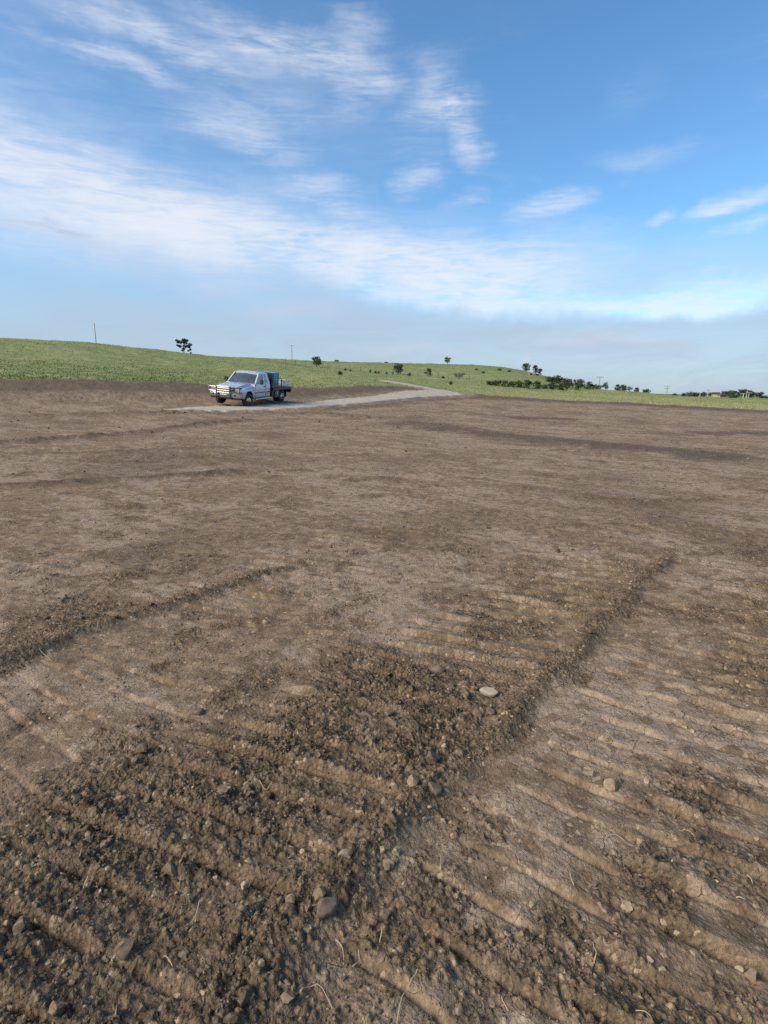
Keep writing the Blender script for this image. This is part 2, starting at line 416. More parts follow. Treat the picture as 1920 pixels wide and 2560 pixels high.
        for pts, hw, hh, mo, ro in RUTS:
            d, tt = dist_poly(x, y, pts)
            d = d + hw * (0.55 * n1 + 0.45 * n2)
            m = sstep(hw * 1.3, hw * 0.25, d) * sstep(0, 0.08, tt) * sstep(1, 0.9, tt) * dirt
            z = z + 0.6 * hh * m * (0.55 + 0.9 * np.clip(n2 + 0.35, 0, 1.3) * (ro + 0.3))
            moist = np.maximum(moist, m * mo)
            rough = np.maximum(rough, m * ro)
        # cut bank at the foot of the hill
        bank_ = sstep(er - 16, er - 8, r) * dirt * sstep(0.35, 0.0, az_)
        z = z + bank_ * (0.05 * fbm(x * 0.8, y * 0.8, 4, 71) + 0.03 * fbm(x * 3, y * 3, 2, 73))
        moist = np.maximum(moist, 0.9 * sstep(er - 13, er - 6, r + 2.0 * n1) * dirt)
        moist = np.maximum(moist, 0.5 * sstep(0.15, 0.8, fbm(x * 0.35, y * 0.2, 4, 37)))
        pale = np.clip(pale + 0.35 * sstep(0.1, 0.6, fbm(x * 0.22, y * 0.30, 4, 39)) - 0.3 * sstep(0.1, 0.6, fbm(x * 0.5, y * 0.33, 4, 38)), 0, 1) * (1 - 0.6 * moist)
        # lugged tyre prints on the cut bank
        d, tt = dist_poly(x, y, LUGS)
        m = sstep(2.3, 1.6, d + 0.4 * n1) * dirt * sstep(0.95, 0.7, tt)
        u_ = tt * 28.0
        ph = u_ / 0.55 + 0.9 * np.abs(d - 0.9) + 0.5 * n1
        lug = sstep(0.30, 0.55, np.abs(ph - np.floor(ph) - 0.5) * 2)
        z = z + m * 0.035 * lug
        pale = np.maximum(pale, m * (0.25 + 0.35 * lug)); moist = moist * (1 - 0.4 * m)
        # clods
        cl_h = np.zeros_like(x); tone = np.full_like(x, 0.5)
        m = near & (dirt > 0.01)
        xs, ys, rg, cg = x[m], y[m], rough[m], crumb[m]
        h1, id1 = domes(xs, ys, 0.085, 201, 0.55)
        h2, id2 = domes(xs + 3.3, ys, 0.044, 211, 0.75)
        h3, id3 = domes(xs, ys + 7.7, 0.024, 221, 0.85)
        k1, k2, k3 = h1 * 0.085 * sstep(0.5, 1.0, rg) * 0.55, h2 * 0.044 * sstep(0.35, 0.9, cg) * 0.95, h3 * 0.024 * (0.12 + 1.05 * sstep(0.05, 0.55, cg))
        cl_h[m] = np.maximum(np.maximum(k1, k2), k3)
        tone[m] = np.where((k1 >= k2) & (k1 >= k3), id1, np.where(k2 >= k3, id2, id3))
        z = z + cl_h * dirt
        out['tone'] = tone; out['crumb'] = crumb
        fz = fbm(x * 9, y * 9, 3, 51)
        z = z + dirt * (0.004 * fz + 0.012 * rough * np.maximum(n2, -0.4) * sstep(30, 12, r))
    z = z - 0.03 * onroad
    out.update(z=z, grass=grass, pale=pale, moist=moist, rough=rough, onroad=onroad)
    return out
def ground_z(x, y):
    x, y = np.atleast_1d(np.asarray(x, float)), np.atleast_1d(np.asarray(y, float))
    return soil(x, y)['z']

# ------------------------------------------------------------------ mesh helpers
def mesh_np(name, V, faces, mat=None, smooth=True, attrs=None):
    me = bpy.data.meshes.new(name)
    V = np.asarray(V, np.float32); faces = np.asarray(faces, np.int32)
    me.vertices.add(len(V)); me.vertices.foreach_set('co', V.ravel())
    k = faces.shape[1]
    me.loops.add(faces.size); me.loops.foreach_set('vertex_index', faces.ravel())
    me.polygons.add(len(faces)); me.polygons.foreach_set('loop_start', np.arange(0, faces.size, k, dtype=np.int32))
    me.polygons.foreach_set('use_smooth', np.full(len(faces), smooth))
    for an, av in (attrs or {}).items():
        a = me.attributes.new(an, 'FLOAT', 'POINT'); a.data.foreach_set('value', np.asarray(av, np.float32))
    me.update(calc_edges=True)
    if mat:
        me.materials.append(mat)
    return me
def link(name, me, parent=None, loc=(0, 0, 0)):
    o = bpy.data.objects.new(name, me); C.objects.link(o)
    o.location = loc
    if parent:
        o.parent = parent
    return o
def tag(o, label=None, cat=None, group=None, kind=None):
    if label: o['label'] = label
    if cat: o['category'] = cat
    if group: o['group'] = group
    if kind: o['kind'] = kind
    return o
def principled(name):
    m = bpy.data.materials.new(name); m.use_nodes = True
    n = NT(m.node_tree)
    bs = n.n('ShaderNodeBsdfPrincipled')
    n.n('ShaderNodeOutputMaterial', {0: bs})
    return m, n, bs

# ------------------------------------------------------------------ ground material
def soil_colour(n, pos, pale, moist, rough, tone):
    big = n.noise(pos, 1.1, 4, 0.65).outputs[0]
    mid = n.noise(pos, 9.0, 4, 0.68).outputs[0]
    fine = n.noise(pos, 75.0, 3, 0.7).outputs[0]
    frag = n.n('ShaderNodeSeparateColor', {0: n.n('ShaderNodeTexVoronoi', {'Vector': pos, 'Scale': 13.0, 'Randomness': 1.0}).outputs['Color']})
    grit = n.n('ShaderNodeTexVoronoi', {'Vector': pos, 'Scale': 62.0})
    gs = n.n('ShaderNodeSeparateColor', {0: grit.outputs['Color']})
    c = n.mix(n.ramp(n.math('ADD', n.math('MULTIPLY', mid, 0.75), n.math('MULTIPLY', frag.outputs[1], 0.25)), 0.34, 0.66), (0.172, 0.120, 0.073), (0.282, 0.201, 0.127))
    c = n.mix(n.ramp(big, 0.52, 0.72, 0, 0.5), c, (0.30, 0.218, 0.126))
    c = n.mix(n.ramp(big, 0.45, 0.28, 0, 0.28), c, (0.145, 0.102, 0.064))
    pv = n.math('ADD', n.math('ADD', n.math('MULTIPLY', mid, 0.5), n.math('MULTIPLY', fine, 0.3)), n.math('MULTIPLY', frag.outputs[0], 0.2))
    pf = n.math('MULTIPLY', n.ramp(pale, 0.05, 0.75), n.ramp(n.math('ADD', pv, n.math('MULTIPLY', pale, 0.10)), 0.48, 0.59), clamp=True)
    c = n.mix(n.math('MULTIPLY', pf, 0.72), c, (0.368, 0.280, 0.196))
    c = n.mix(n.math('MULTIPLY', moist, n.ramp(mid, 0.15, 0.6, 0.5, 0.9)), c, (0.098, 0.066, 0.039))
    c = n.mix(n.math('MULTIPLY', rough, n.ramp(mid, 0.72, 0.3, 0.3, 0.9)), c, (0.112, 0.083, 0.052))
    c = n.mix(n.math('MULTIPLY', rough, n.ramp(tone, 0.62, 1.0, 0, 0.8)), c, (0.235, 0.178, 0.110))
    c = n.mix(n.math('MULTIPLY', rough, n.ramp(tone, 0.35, 0.0, 0, 0.6)), c, (0.094, 0.069, 0.045))
    # single crumbs: each its own tone, dark seams between
    gv_ = n.ramp(gs.outputs[1], 0.0, 1.0, 0.68, 1.36, smooth=False)
    gv_ = n.math('MULTIPLY', gv_, n.ramp(grit.outputs['Distance'], 0.62, 0.25, 0.74, 1.0))
    gv_ = n.math('ADD', n.math('MULTIPLY', gv_, n.math('ADD', 0.45, n.math('MULTIPLY', rough, 0.5))), n.math('SUBTRACT', 0.55, n.math('MULTIPLY', rough, 0.5)))
    c = n.n('ShaderNodeVectorMath', {0: c, 'Scale': gv_}, operation='SCALE').outputs[0]
    c = n.mix(n.ramp(fine, 0.40, 0.24, 0, 0.6), c, (0.045, 0.033, 0.023))
    c = n.mix(n.ramp(gs.outputs[0], 0.965, 0.985, 0, 0.75), c, (0.40, 0.31, 0.20))
    return c, mid, fine, grit.outputs['Distance']
def ground_material(name, soil_on, grass_on):
    m, n, bs = principled(name)
    pos = n.n('ShaderNodeNewGeometry').outputs['Position']
    a_gr, a_pa, a_mo, a_ro = (n.attr(k).outputs['Fac'] for k in ('grass', 'pale', 'moist', 'rough'))
    if soil_on:
        sc_, mid, fine, gd = soil_colour(n, pos, a_pa, a_mo, a_ro, n.attr('tone').outputs['Fac'])
        # fine drying cracks in the crust, grit
        crk = n.n('ShaderNodeTexVoronoi', {'Vector': n.n('ShaderNodeVectorMath', {0: pos, 1: n.n('ShaderNodeVectorMath', {0: n.noise(pos, 14, 2).outputs['Color'], 'Scale': 0.06}, operation='SCALE').outputs[0]}, operation='ADD').outputs[0], 'Scale': 8.5}, feature='DISTANCE_TO_EDGE')
        crack = n.math('MULTIPLY', n.ramp(crk.outputs[0], 0.022, 0.0), n.math('MULTIPLY', a_pa, n.ramp(mid, 0.48, 0.60)))
        sc_ = n.mix(n.math('MULTIPLY', crack, 0.45), sc_, (0.060, 0.045, 0.034))
        sbump = n.math('ADD', n.math('ADD', n.math('MULTIPLY', fine, 0.012), n.math('MULTIPLY', mid, 0.014)),
                       n.math('ADD', n.math('MULTIPLY', n.math('MULTIPLY', gd, n.math('ADD', a_ro, 0.15)), -0.013), n.math('MULTIPLY', crack, -0.010)))
    if grass_on:
        g1 = n.noise(pos, 0.22, 4, 0.65).outputs[0]
        g2 = n.noise(pos, 0.9, 4, 0.6).outputs[0]
        gc = n.mix(n.ramp(g2, 0.3, 0.7), (0.158, 0.190, 0.070), (0.230, 0.254, 0.100))
        gc = n.mix(n.ramp(g1, 0.50, 0.72, 0, 0.8), gc, (0.33, 0.31, 0.145))
        gc = n.mix(n.ramp(g1, 0.42, 0.25, 0, 0.7), gc, (0.150, 0.190, 0.066))
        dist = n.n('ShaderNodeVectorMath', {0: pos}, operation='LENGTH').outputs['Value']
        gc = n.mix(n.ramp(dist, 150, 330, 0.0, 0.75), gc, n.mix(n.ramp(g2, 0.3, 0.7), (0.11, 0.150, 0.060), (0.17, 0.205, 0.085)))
        gc = n.mix(n.attr('dry').outputs['Fac'], gc, (0.28, 0.265, 0.12))
        gc = n.mix(n.attr('track').outputs['Fac'], gc, (0.15, 0.108, 0.072))
        gbump = n.math('MULTIPLY', g2, 0.08)
    if soil_on and grass_on:
        c = n.mix(a_gr, sc_, gc)
        hgt = n.n('ShaderNodeMix', {0: a_gr, 2: sbump, 3: gbump}, data_type='FLOAT').outputs[0]
    else:
        c, hgt = (sc_, sbump) if soil_on else (gc, gbump)
    n.set(bs.inputs['Base Color'], c)
    n.set(bs.inputs['Normal'], n.n('ShaderNodeBump', {'Height': hgt, 'Strength': 0.9, 'Distance': 1.0}))
    n.set(bs.inputs['Roughness'], n.math('SUBTRACT', 0.95, n.math('MULTIPLY', a_mo, 0.18)))
    n.set(bs.inputs['Specular IOR Level'], n.math('ADD', 0.06, n.math('MULTIPLY', a_mo, 0.12)))
    return m
soil_mat = ground_material('bare_soil', True, False)
pasture_mat = ground_material('pasture', False, True)
margin_mat = ground_material('soil_to_pasture', True, True)

# ------------------------------------------------------------------ ground: one sheet, fine near the camera, to the horizon
CEN = np.array([0.0, -0.8])
ang = np.concatenate([np.linspace(-math.pi, math.radians(-52), 48, endpoint=False), np.arange(math.radians(-52), math.radians(52), 0.0027), np.linspace(math.radians(52), math.pi, 48)[:-1]])
rad = [0.25]
while rad[-1] < 9000:
    q = rad[-1]
    rad.append(q * (1 + (0.03 if q < 1.6 else 0.0029 if q < 4 else 0.0042 if q < 14 else 0.008 if q < 110 else 0.03 if q < 700 else 0.10)))
rad = np.array(rad)
RR, AA = np.meshgrid(rad, ang, indexing='ij')
GX, GY = RR * np.sin(AA) + CEN[0], RR * np.cos(AA) + CEN[1]
FENCE = [at_r(px, py, r)[:2] for px, py, r in ((560, 889, 225), (640, 899, 205), (760, 918, 190), (870, 930, 180), (960, 939, 170), (1060, 947.5, 162), (1150, 955, 150), (1250, 967, 140))]
gx, gy = GX.ravel(), GY.ravel()
S = soil(gx, gy)
rr_ = np.hypot(gx, gy)
fd, ft = dist_poly(gx, gy, FENCE)
trk = sstep(6.0, 1.0, fd + 2.0 * fbm(gx * 0.15, gy * 0.15, 3, 5)) * sstep(0.75, 0.35, ft) * 0.55
dry = np.clip(sstep(0.1, 0.8, fbm(gx * 0.05, gy * 0.05, 3, 77) + sstep(140, 80, rr_) * sstep(-0.05, 0.25, np.arctan2(gx, gy)) * 0.9), 0, 1) * 0.75
nr, na = GX.shape
idx = np.arange(nr * na).reshape(nr, na)
nxt = np.roll(idx, -1, axis=1)
Fq = np.stack([idx[:-1], idx[1:], nxt[1:], nxt[:-1]], -1).reshape(-1, 4)[:, ::-1]
V = np.stack([gx, gy, S['z']], -1)
me = mesh_np('ground', V, Fq, soil_mat, True, dict(grass=S['grass'], pale=S['pale'], moist=S['moist'], rough=S['crumb'], tone=S['tone'], dry=dry, track=trk))
me.materials.append(pasture_mat); me.materials.append(margin_mat)
gq = S['grass'][Fq]
me.polygons.foreach_set('material_index', np.where(gq.max(1) < 0.004, 0, np.where(gq.min(1) > 0.996, 1, 2)).astype(np.int32))
ground = tag(link('ground', me), kind='structure')
ground['label'] = 'graded brown earth pad and green pasture hills'

# ------------------------------------------------------------------ gravel road
gravel_mat, n, bs = principled('crushed_limestone')
pos = n.n('ShaderNodeNewGeometry').outputs['Position']
v1 = n.n('ShaderNodeTexVoronoi', {'Vector': pos, 'Scale': 14.0})
v2 = n.noise(pos, 1.2, 5, 0.65).outputs[0]
gv = n.mix(n.n('ShaderNodeSeparateColor', {0: v1.outputs['Color']}).outputs[0], (0.32, 0.265, 0.195), (0.50, 0.430, 0.330))
gv = n.mix(n.ramp(v2, 0.5, 0.72, 0, 0.6), gv, (0.33, 0.27, 0.20))
gv = n.mix(n.ramp(n.math('ADD', n.attr('edge').outputs['Fac'], n.math('MULTIPLY', n.math('SUBTRACT', v2, 0.5), 1.1)), 0.62, 0.95, 0, 0.85), gv, (0.17, 0.125, 0.085))
n.set(bs.inputs['Base Color'], gv); n.set(bs.inputs['Roughness'], 0.95)
n.set(bs.inputs['Normal'], n.n('ShaderNodeBump', {'Height': n.math('ADD', n.math('MULTIPLY', v1.outputs['Distance'], 0.04), n.math('MULTIPLY', v2, 0.12)), 'Strength': 0.8}))
RC = catmull([(*p, w_) for p, w_ in zip(ROAD, ROAD_W)], 26)
tang = np.gradient(RC[:, :2], axis=0); tang /= np.linalg.norm(tang, axis=1)[:, None]
nor = np.stack([-tang[:, 1], tang[:, 0]], -1)
us = np.linspace(-1, 1, 15)
wj = 1 + 0.24 * fbm(np.arange(len(RC)) * 0.21, np.zeros(len(RC)), 4, 9)
wk = 1 + 0.24 * fbm(np.arange(len(RC)) * 0.21, np.zeros(len(RC)) + 9, 4, 10)
U = us[None, :] * np.where(us[None, :] < 0, wj[:, None], wk[:, None]) * RC[:, 2:3]
rx, ry = RC[:, 0:1] + nor[:, 0:1] * U, RC[:, 1:2] + nor[:, 1:2] * U
rz = macro(rx.ravel(), ry.ravel()).reshape(rx.shape) + 0.05 + 0.03 * (1 - us[None, :] ** 2) - 0.11 * (np.abs(us[None, :]) > 0.95)
rz += 0.03 * fbm(rx * 0.9, ry * 0.9, 3, 12) + 0.012 * fbm(rx * 4, ry * 4, 2, 14)
ri = np.arange(rx.size).reshape(rx.shape)
rq = np.stack([ri[:-1, :-1], ri[1:, :-1], ri[1:, 1:], ri[:-1, 1:]], -1).reshape(-1, 4)[:, ::-1]
me = mesh_np('gravel_road', np.stack([rx.ravel(), ry.ravel(), rz.ravel()], -1), rq, gravel_mat, True, dict(edge=np.broadcast_to(np.abs(us)[None, :], rx.shape).ravel()))
tag(link('gravel_road', me), 'pale gravel road curving up towards the pasture', None, None, 'structure')
def road_z(x, y):
    return float(macro(np.array([x]), np.array([y]))[0]) + 0.07

# ------------------------------------------------------------------ shape collector for built things
class MB:
    def __init__(self):
        self.v, self.f = [], []
    def add(self, vs, fs):
        k = len(self.v)
        self.v += [tuple(map(float, p)) for p in vs]
        self.f += [tuple(i + k for i in q) for q in fs]
        return self
    def box(self, x0, x1, y0, y1, z0, z1):
        return self.add([(x0, y0, z0), (x1, y0, z0), (x1, y1, z0), (x0, y1, z0), (x0, y0, z1), (x1, y0, z1), (x1, y1, z1), (x0, y1, z1)],
                        [(0, 3, 2, 1), (4, 5, 6, 7), (0, 1, 5, 4), (1, 2, 6, 5), (2, 3, 7, 6), (3, 0, 4, 7)])
    def prism(self, pts, axis, a, b):
        """outline extruded along an axis from a to b"""
        def P(p, q):
            return {'x': (q, p[0], p[1]), 'y': (p[0], q, p[1]), 'z': (p[0], p[1], q)}[axis]
        m = len(pts)
        return self.add([P(p, a) for p in pts] + [P(p, b) for p in pts],
                        [tuple(range(m))[::-1], tuple(range(m, 2 * m))] + [(i, (i + 1) % m, m + (i + 1) % m, m + i) for i in range(m)])
    def tube(self, pts, rad_, seg=8, cap=True):
        pts = [Vector(p) for p in pts]
        rad_ = rad_ if hasattr(rad_, '__len__') else [rad_] * len(pts)
        vs, fs = [], []
        ref = None
        for i, p in enumerate(pts):
            d = (pts[min(i + 1, len(pts) - 1)] - pts[max(i - 1, 0)]).normalized()
            if ref is None:
                ref = d.orthogonal().normalized()
            a = (ref - d * ref.dot(d)).normalized(); b = d.cross(a); ref = a
            for k in range(seg):
                t = 2 * math.pi * k / seg
                vs.append(p + (a * math.cos(t) + b * math.sin(t)) * rad_[i])
        for i in range(len(pts) - 1):
            for k in range(seg):
                k2 = (k + 1) % seg
                fs.append((i * seg + k, i * seg + k2, (i + 1) * seg + k2, (i + 1) * seg + k))
        if cap:
            fs.append(tuple(range(seg))[::-1]); fs.append(tuple(range((len(pts) - 1) * seg, len(pts) * seg)))
        return self.add(vs, fs)
    def lathe_y(self, prof, cx, cz, seg=28):
        """profile (y, radius) turned about an axle along y"""
        vs, fs = [], []
        for y_, r_ in prof:
            for k in range(seg):
                t = 2 * math.pi * k / seg
                vs.append((cx + r_ * math.cos(t), y_, cz + r_ * math.sin(t)))
        for i in range(len(prof) - 1):
            for k in range(seg):
                k2 = (k + 1) % seg
                fs.append((i * seg + k, (i + 1) * seg + k, (i + 1) * seg + k2, i * seg + k2))
        return self.add(vs, fs)
    def build(self, name, mat, parent=None, smooth=False, bevel=0.0, loc=(0, 0, 0)):
        me = bpy.data.meshes.new(name)
        me.from_pydata(self.v, [], self.f)
        me.materials.append(mat)
        if bevel or smooth:
            import bmesh
            bm = bmesh.new(); bm.from_mesh(me)
            bmesh.ops.recalc_face_normals(bm, faces=bm.faces)
            if bevel:
                ed = [e for e in bm.edges if len(e.link_faces) == 2 and e.calc_face_angle(0) > 0.6]
                bmesh.ops.bevel(bm, geom=ed, offset=bevel, segments=2, affect='EDGES', clamp_overlap=True)
            bm.to_mesh(me); bm.free()
        if smooth:
            me.polygons.foreach_set('use_smooth', [True] * len(me.polygons))
            me.set_sharp_from_angle(angle=math.radians(38))
        me.update()
        return link(name, me, parent, loc)
def empty(name, loc=(0, 0, 0), rz=0.0):
    o = bpy.data.objects.new(name, None); C.objects.link(o)
    o.location = loc; o.rotation_euler = (0, 0, rz); o.empty_display_size = 0.3
    return o
def simple(name, col_, rough_=0.6, metal=0.0, vary=0.25, scale=6.0, bump=0.0, spec=0.5, coat=0.0):
    m, n, bs = principled(name)
    ob = n.n('ShaderNodeTexCoord').outputs['Object']
    nz = n.noise(ob, scale, 5, 0.65).outputs[0]
    dark = tuple(c_ * (1 - vary) for c_ in col_); lite = tuple(min(1, c_ * (1 + vary)) for c_ in col_)
    n.set(bs.inputs['Base Color'], n.mix(n.ramp(nz, 0.3, 0.7), dark, lite))
    n.set(bs.inputs['Roughness'], n.ramp(nz, 0.3, 0.7, max(0, rough_ - 0.08), min(1, rough_ + 0.08)))
    bs.inputs['Metallic'].default_value = metal
    bs.inputs['Specular IOR Level'].default_value = spec
    bs.inputs['Coat Weight'].default_value = coat
    bs.inputs['Coat Roughness'].default_value = 0.06
    if bump:
        n.set(bs.inputs['Normal'], n.n('ShaderNodeBump', {'Height': nz, 'Strength': bump, 'Distance': 0.02}))
    return m

# ================================================================== flatbed truck
M_paint, n, bs = principled('silver_paint_with_road_dust')
ob = n.n('ShaderNodeTexCoord').outputs['Object']
dz = n.n('ShaderNodeSeparateXYZ', {0: ob}).outputs[2]
dn = n.noise(ob, 3.5, 5, 0.6).outputs[0]
dust = n.math('MULTIPLY', n.ramp(dz, 0.95, 0.4), n.ramp(dn, 0.3, 0.65), clamp=True)
n.set(bs.inputs['Base Color'], n.mix(n.math('MULTIPLY', dust, 0.6), (0.54, 0.57, 0.62), (0.36, 0.31, 0.25)))
n.set(bs.inputs['Metallic'], n.math('SUBTRACT', 0.30, n.math('MULTIPLY', dust, 0.28)))
n.set(bs.inputs['Roughness'], n.math('ADD', 0.28, n.math('MULTIPLY', dust, 0.4)))
bs.inputs['Coat Weight'].default_value = 0.6; bs.inputs['Coat Roughness'].default_value = 0.08
M_chrome = simple('chrome', (0.72, 0.70, 0.66), 0.16, 1.0, 0.08, 8)
M_grille = simple('dulled_chrome', (0.40, 0.39, 0.37), 0.38, 1.0, 0.15, 9)
M_black = simple('black_trim', (0.018, 0.019, 0.021), 0.45, 0, 0.3, 10)
M_bed = simple('black_painted_steel', (0.022, 0.030, 0.035), 0.42, 0.0, 0.35, 5, coat=0.15)
M_rubber = simple('tyre_rubber', (0.035, 0.033, 0.031), 0.85, 0, 0.35, 12, 0.3)
M_glass = bpy.data.materials.new('tinted_glass'); M_glass.use_nodes = True
n = NT(M_glass.node_tree)
gl_n = n.noise(n.n('ShaderNodeTexCoord').outputs['Object'], 4.0, 3).outputs[0]
lw = n.n('ShaderNodeLayerWeight', {'Blend': 0.25})
gmix = n.n('ShaderNodeMixShader', {0: n.math('ADD', n.math('MULTIPLY', lw.outputs['Facing'], 0.35), n.ramp(gl_n, 0.3, 0.7, 0.10, 0.16)),
                                   1: n.n('ShaderNodeBsdfTransparent', {0: (0.32, 0.38, 0.38)}), 2: n.n('ShaderNodeBsdfGlossy', {'Color': (0.9, 0.95, 1.0), 'Roughness': 0.05})})
n.n('ShaderNodeOutputMaterial', {0: gmix})
M_seat = simple('grey_upholstery', (0.07, 0.07, 0.075), 0.9, 0, 0.2, 20)
M_lamp = simple('headlamp_lens', (0.62, 0.62, 0.60), 0.10, 0.55, 0.12, 14)
M_amber = simple('amber_lens', (0.62, 0.40, 0.20), 0.25, 0, 0.1, 20)
M_blue = simple('blue_enamel', (0.02, 0.26, 0.55), 0.35, 0, 0.12, 6, coat=0.3)
M_white = simple('white_plastic', (0.72, 0.72, 0.70), 0.5, 0, 0.08, 6)
M_gunmetal = simple('grey_painted_plate', (0.075, 0.095, 0.105), 0.45, 0.1, 0.25, 6)
M_red = simple('red_lens', (0.35, 0.02, 0.02), 0.3)
M_hose = simple('black_hose', (0.014, 0.014, 0.016), 0.6, 0, 0.3, 14)
M_dash = simple('dark_dashboard', (0.05, 0.05, 0.055), 0.8, 0, 0.2, 14)

WB, TR = 1.95, 0.375      # half wheelbase, tyre radius
truck = empty('flatbed_truck')
tag(truck, 'silver flatbed pickup truck with chrome grille guard parked on the gravel road', 'truck')
# ---- painted body: lofted from stations; the lower edge follows the wheel arch
def arch(x, base):
    d2 = 0.47 ** 2 - (x - WB) ** 2
    return max(base, TR + 0.02 + math.sqrt(d2)) if d2 > 0 else base
def station(x):
    if x > 1.28:      # nose and hood
        u = (2.84 - x) / (2.84 - 1.28)
        zh = 1.03 + 0.17 * min(1, u * 1.3) ** 0.55 + 0.025 * u
        nose = max(0.0, 1 - u * 5)
        hwid = 0.70 - 0.10 * nose
        out_ = 0.985 - 0.05 * nose
        return [(out_ - 0.05, arch(x, 0.44 + 0.12 * nose)), (out_, arch(x, 0.50 + 0.10 * nose) + 0.02), (out_ + 0.01, 0.86), (out_ - 0.02, 0.96), (out_ - 0.09, zh - 0.15 - 0.02 * nose),
                (hwid + 0.06, zh - 0.135 - 0.01 * nose), (hwid - 0.05, zh - 0.01 - 0.03 * nose), (0.30, zh + 0.015), (0.0, zh + 0.02)]
    return [(0.90, 0.40), (0.965, 0.46), (0.985, 0.86), (0.965, 1.08), (0.935, 1.19), (0.90, 1.215), (0.80, 1.225), (0.40, 1.23), (0.0, 1.235)]
xs_ = [2.84, 2.80, 2.72, 2.60, 2.50, 2.45, 2.42] + [WB + 0.47 * math.cos(a) for a in np.linspace(0.25, math.pi - 0.25, 13)] + [1.50, 1.42, 1.35, 1.29, 1.27, 0.9, 0.5, 0.1, -0.3, -0.47]
xs_ = sorted(set(round(q, 3) for q in xs_), reverse=True)
body = MB()
vs, fs = [], []
for x in xs_:
    st = station(x)
    vs += [(x, y, z) for y, z in st] + [(x, -y, z) for y, z in st[::-1][1:]]
npz = 17
for i in range(len(xs_) - 1):
    for k in range(npz - 1):
        fs.append((i * npz + k, i * npz + k + 1, (i + 1) * npz + k + 1, (i + 1) * npz + k))
fs.append(tuple(range(npz)))
fs.append(tuple(range((len(xs_) - 1) * npz, len(xs_) * npz))[::-1])
body.add(vs, fs)
# cab: pillars and roof round the glass
def cabring(z, xf, xr, w_):
    return xf, xr, w_, z
# pillars
def bar(p, q, a, b):
    return MB().add(*bar_raw(p, q, a, b))
def bar_raw(p, q, a, b):
    p, q = Vector(p), Vector(q); d = (q - p).normalized()
    s_ = d.cross(Vector((0, 1, 0))).normalized() * a; y_ = Vector((0, b, 0))
    vs = [e + sx * s_ + sy * y_ for e in (p, q) for sx, sy in ((-1, -1), (1, -1), (1, 1), (-1, 1))]
    return vs, [(0, 3, 2, 1), (4, 5, 6, 7), (0, 1, 5, 4), (1, 2, 6, 5), (2, 3, 7, 6), (3, 0, 4, 7)]
for sgn in (1, -1):
    body.add(*bar_raw((1.16, 0.90 * sgn, 1.20), (0.60, 0.76 * sgn, 1.76), 0.045, 0.035))     # windscreen pillar
    body.add(*bar_raw((0.17, 0.91 * sgn, 1.20), (0.17, 0.775 * sgn, 1.76), 0.05, 0.03))       # door pillar
    body.add(*bar_raw((-0.36, 0.91 * sgn, 1.20), (-0.22, 0.775 * sgn, 1.76), 0.12, 0.03))     # rear pillar
    body.add([(1.16, 0.93 * sgn, 1.16), (-0.47, 0.93 * sgn, 1.16), (-0.47, 0.925 * sgn, 1.24), (1.10, 0.925 * sgn, 1.24), (1.16, 0.86 * sgn, 1.16), (-0.47, 0.86 * sgn, 1.16), (-0.47, 0.86 * sgn, 1.24), (1.10, 0.86 * sgn, 1.24)],
             [(0, 3, 2, 1), (4, 5, 6, 7), (0, 1, 5, 4), (1, 2, 6, 5), (2, 3, 7, 6), (3, 0, 4, 7)])
body.box(-0.47, -0.38, -0.90, 0.90, 1.20, 1.34)
body.build('body', M_paint, truck, smooth=True)
roof = MB()
rv, rf = [], []
RXS = [(0.66, 0.70, 1.725, 0.0), (0.58, 0.77, 1.765, 0.02), (0.40, 0.80, 1.785, 0.035), (0.0, 0.81, 1.79, 0.04), (-0.28, 0.80, 1.775, 0.03), (-0.36, 0.76, 1.745, 0.01)]
for x, hw, z, cr in RXS:
    rv += [(x, hw, z - 0.05), (x, hw - 0.015, z), (x, hw - 0.12, z + 0.028 + cr * 0.5), (x, 0, z + 0.03 + cr), (x, -hw + 0.12, z + 0.028 + cr * 0.5), (x, -hw + 0.015, z), (x, -hw, z - 0.05)]
for i in range(len(RXS) - 1):
    for k in range(6):
        rf.append((i * 7 + k, i * 7 + k + 1, (i + 1) * 7 + k + 1, (i + 1) * 7 + k))
    rf.append((i * 7, (i + 1) * 7, (i + 1) * 7 + 6, i * 7 + 6))
rf += [tuple(range(7))[::-1], tuple(range(35, 42))]
roof.add(rv, rf)
ro_ = roof.build('roof', M_paint, truck, smooth=True)
for y in (-0.52, -0.26, 0, 0.26, 0.52):
    MB().prism([(0.62, 1.775), (0.55, 1.835), (0.42, 1.835), (0.40, 1.80)], 'y', y - 0.045, y + 0.045).build('marker_light', M_amber, ro_, bevel=0.008)
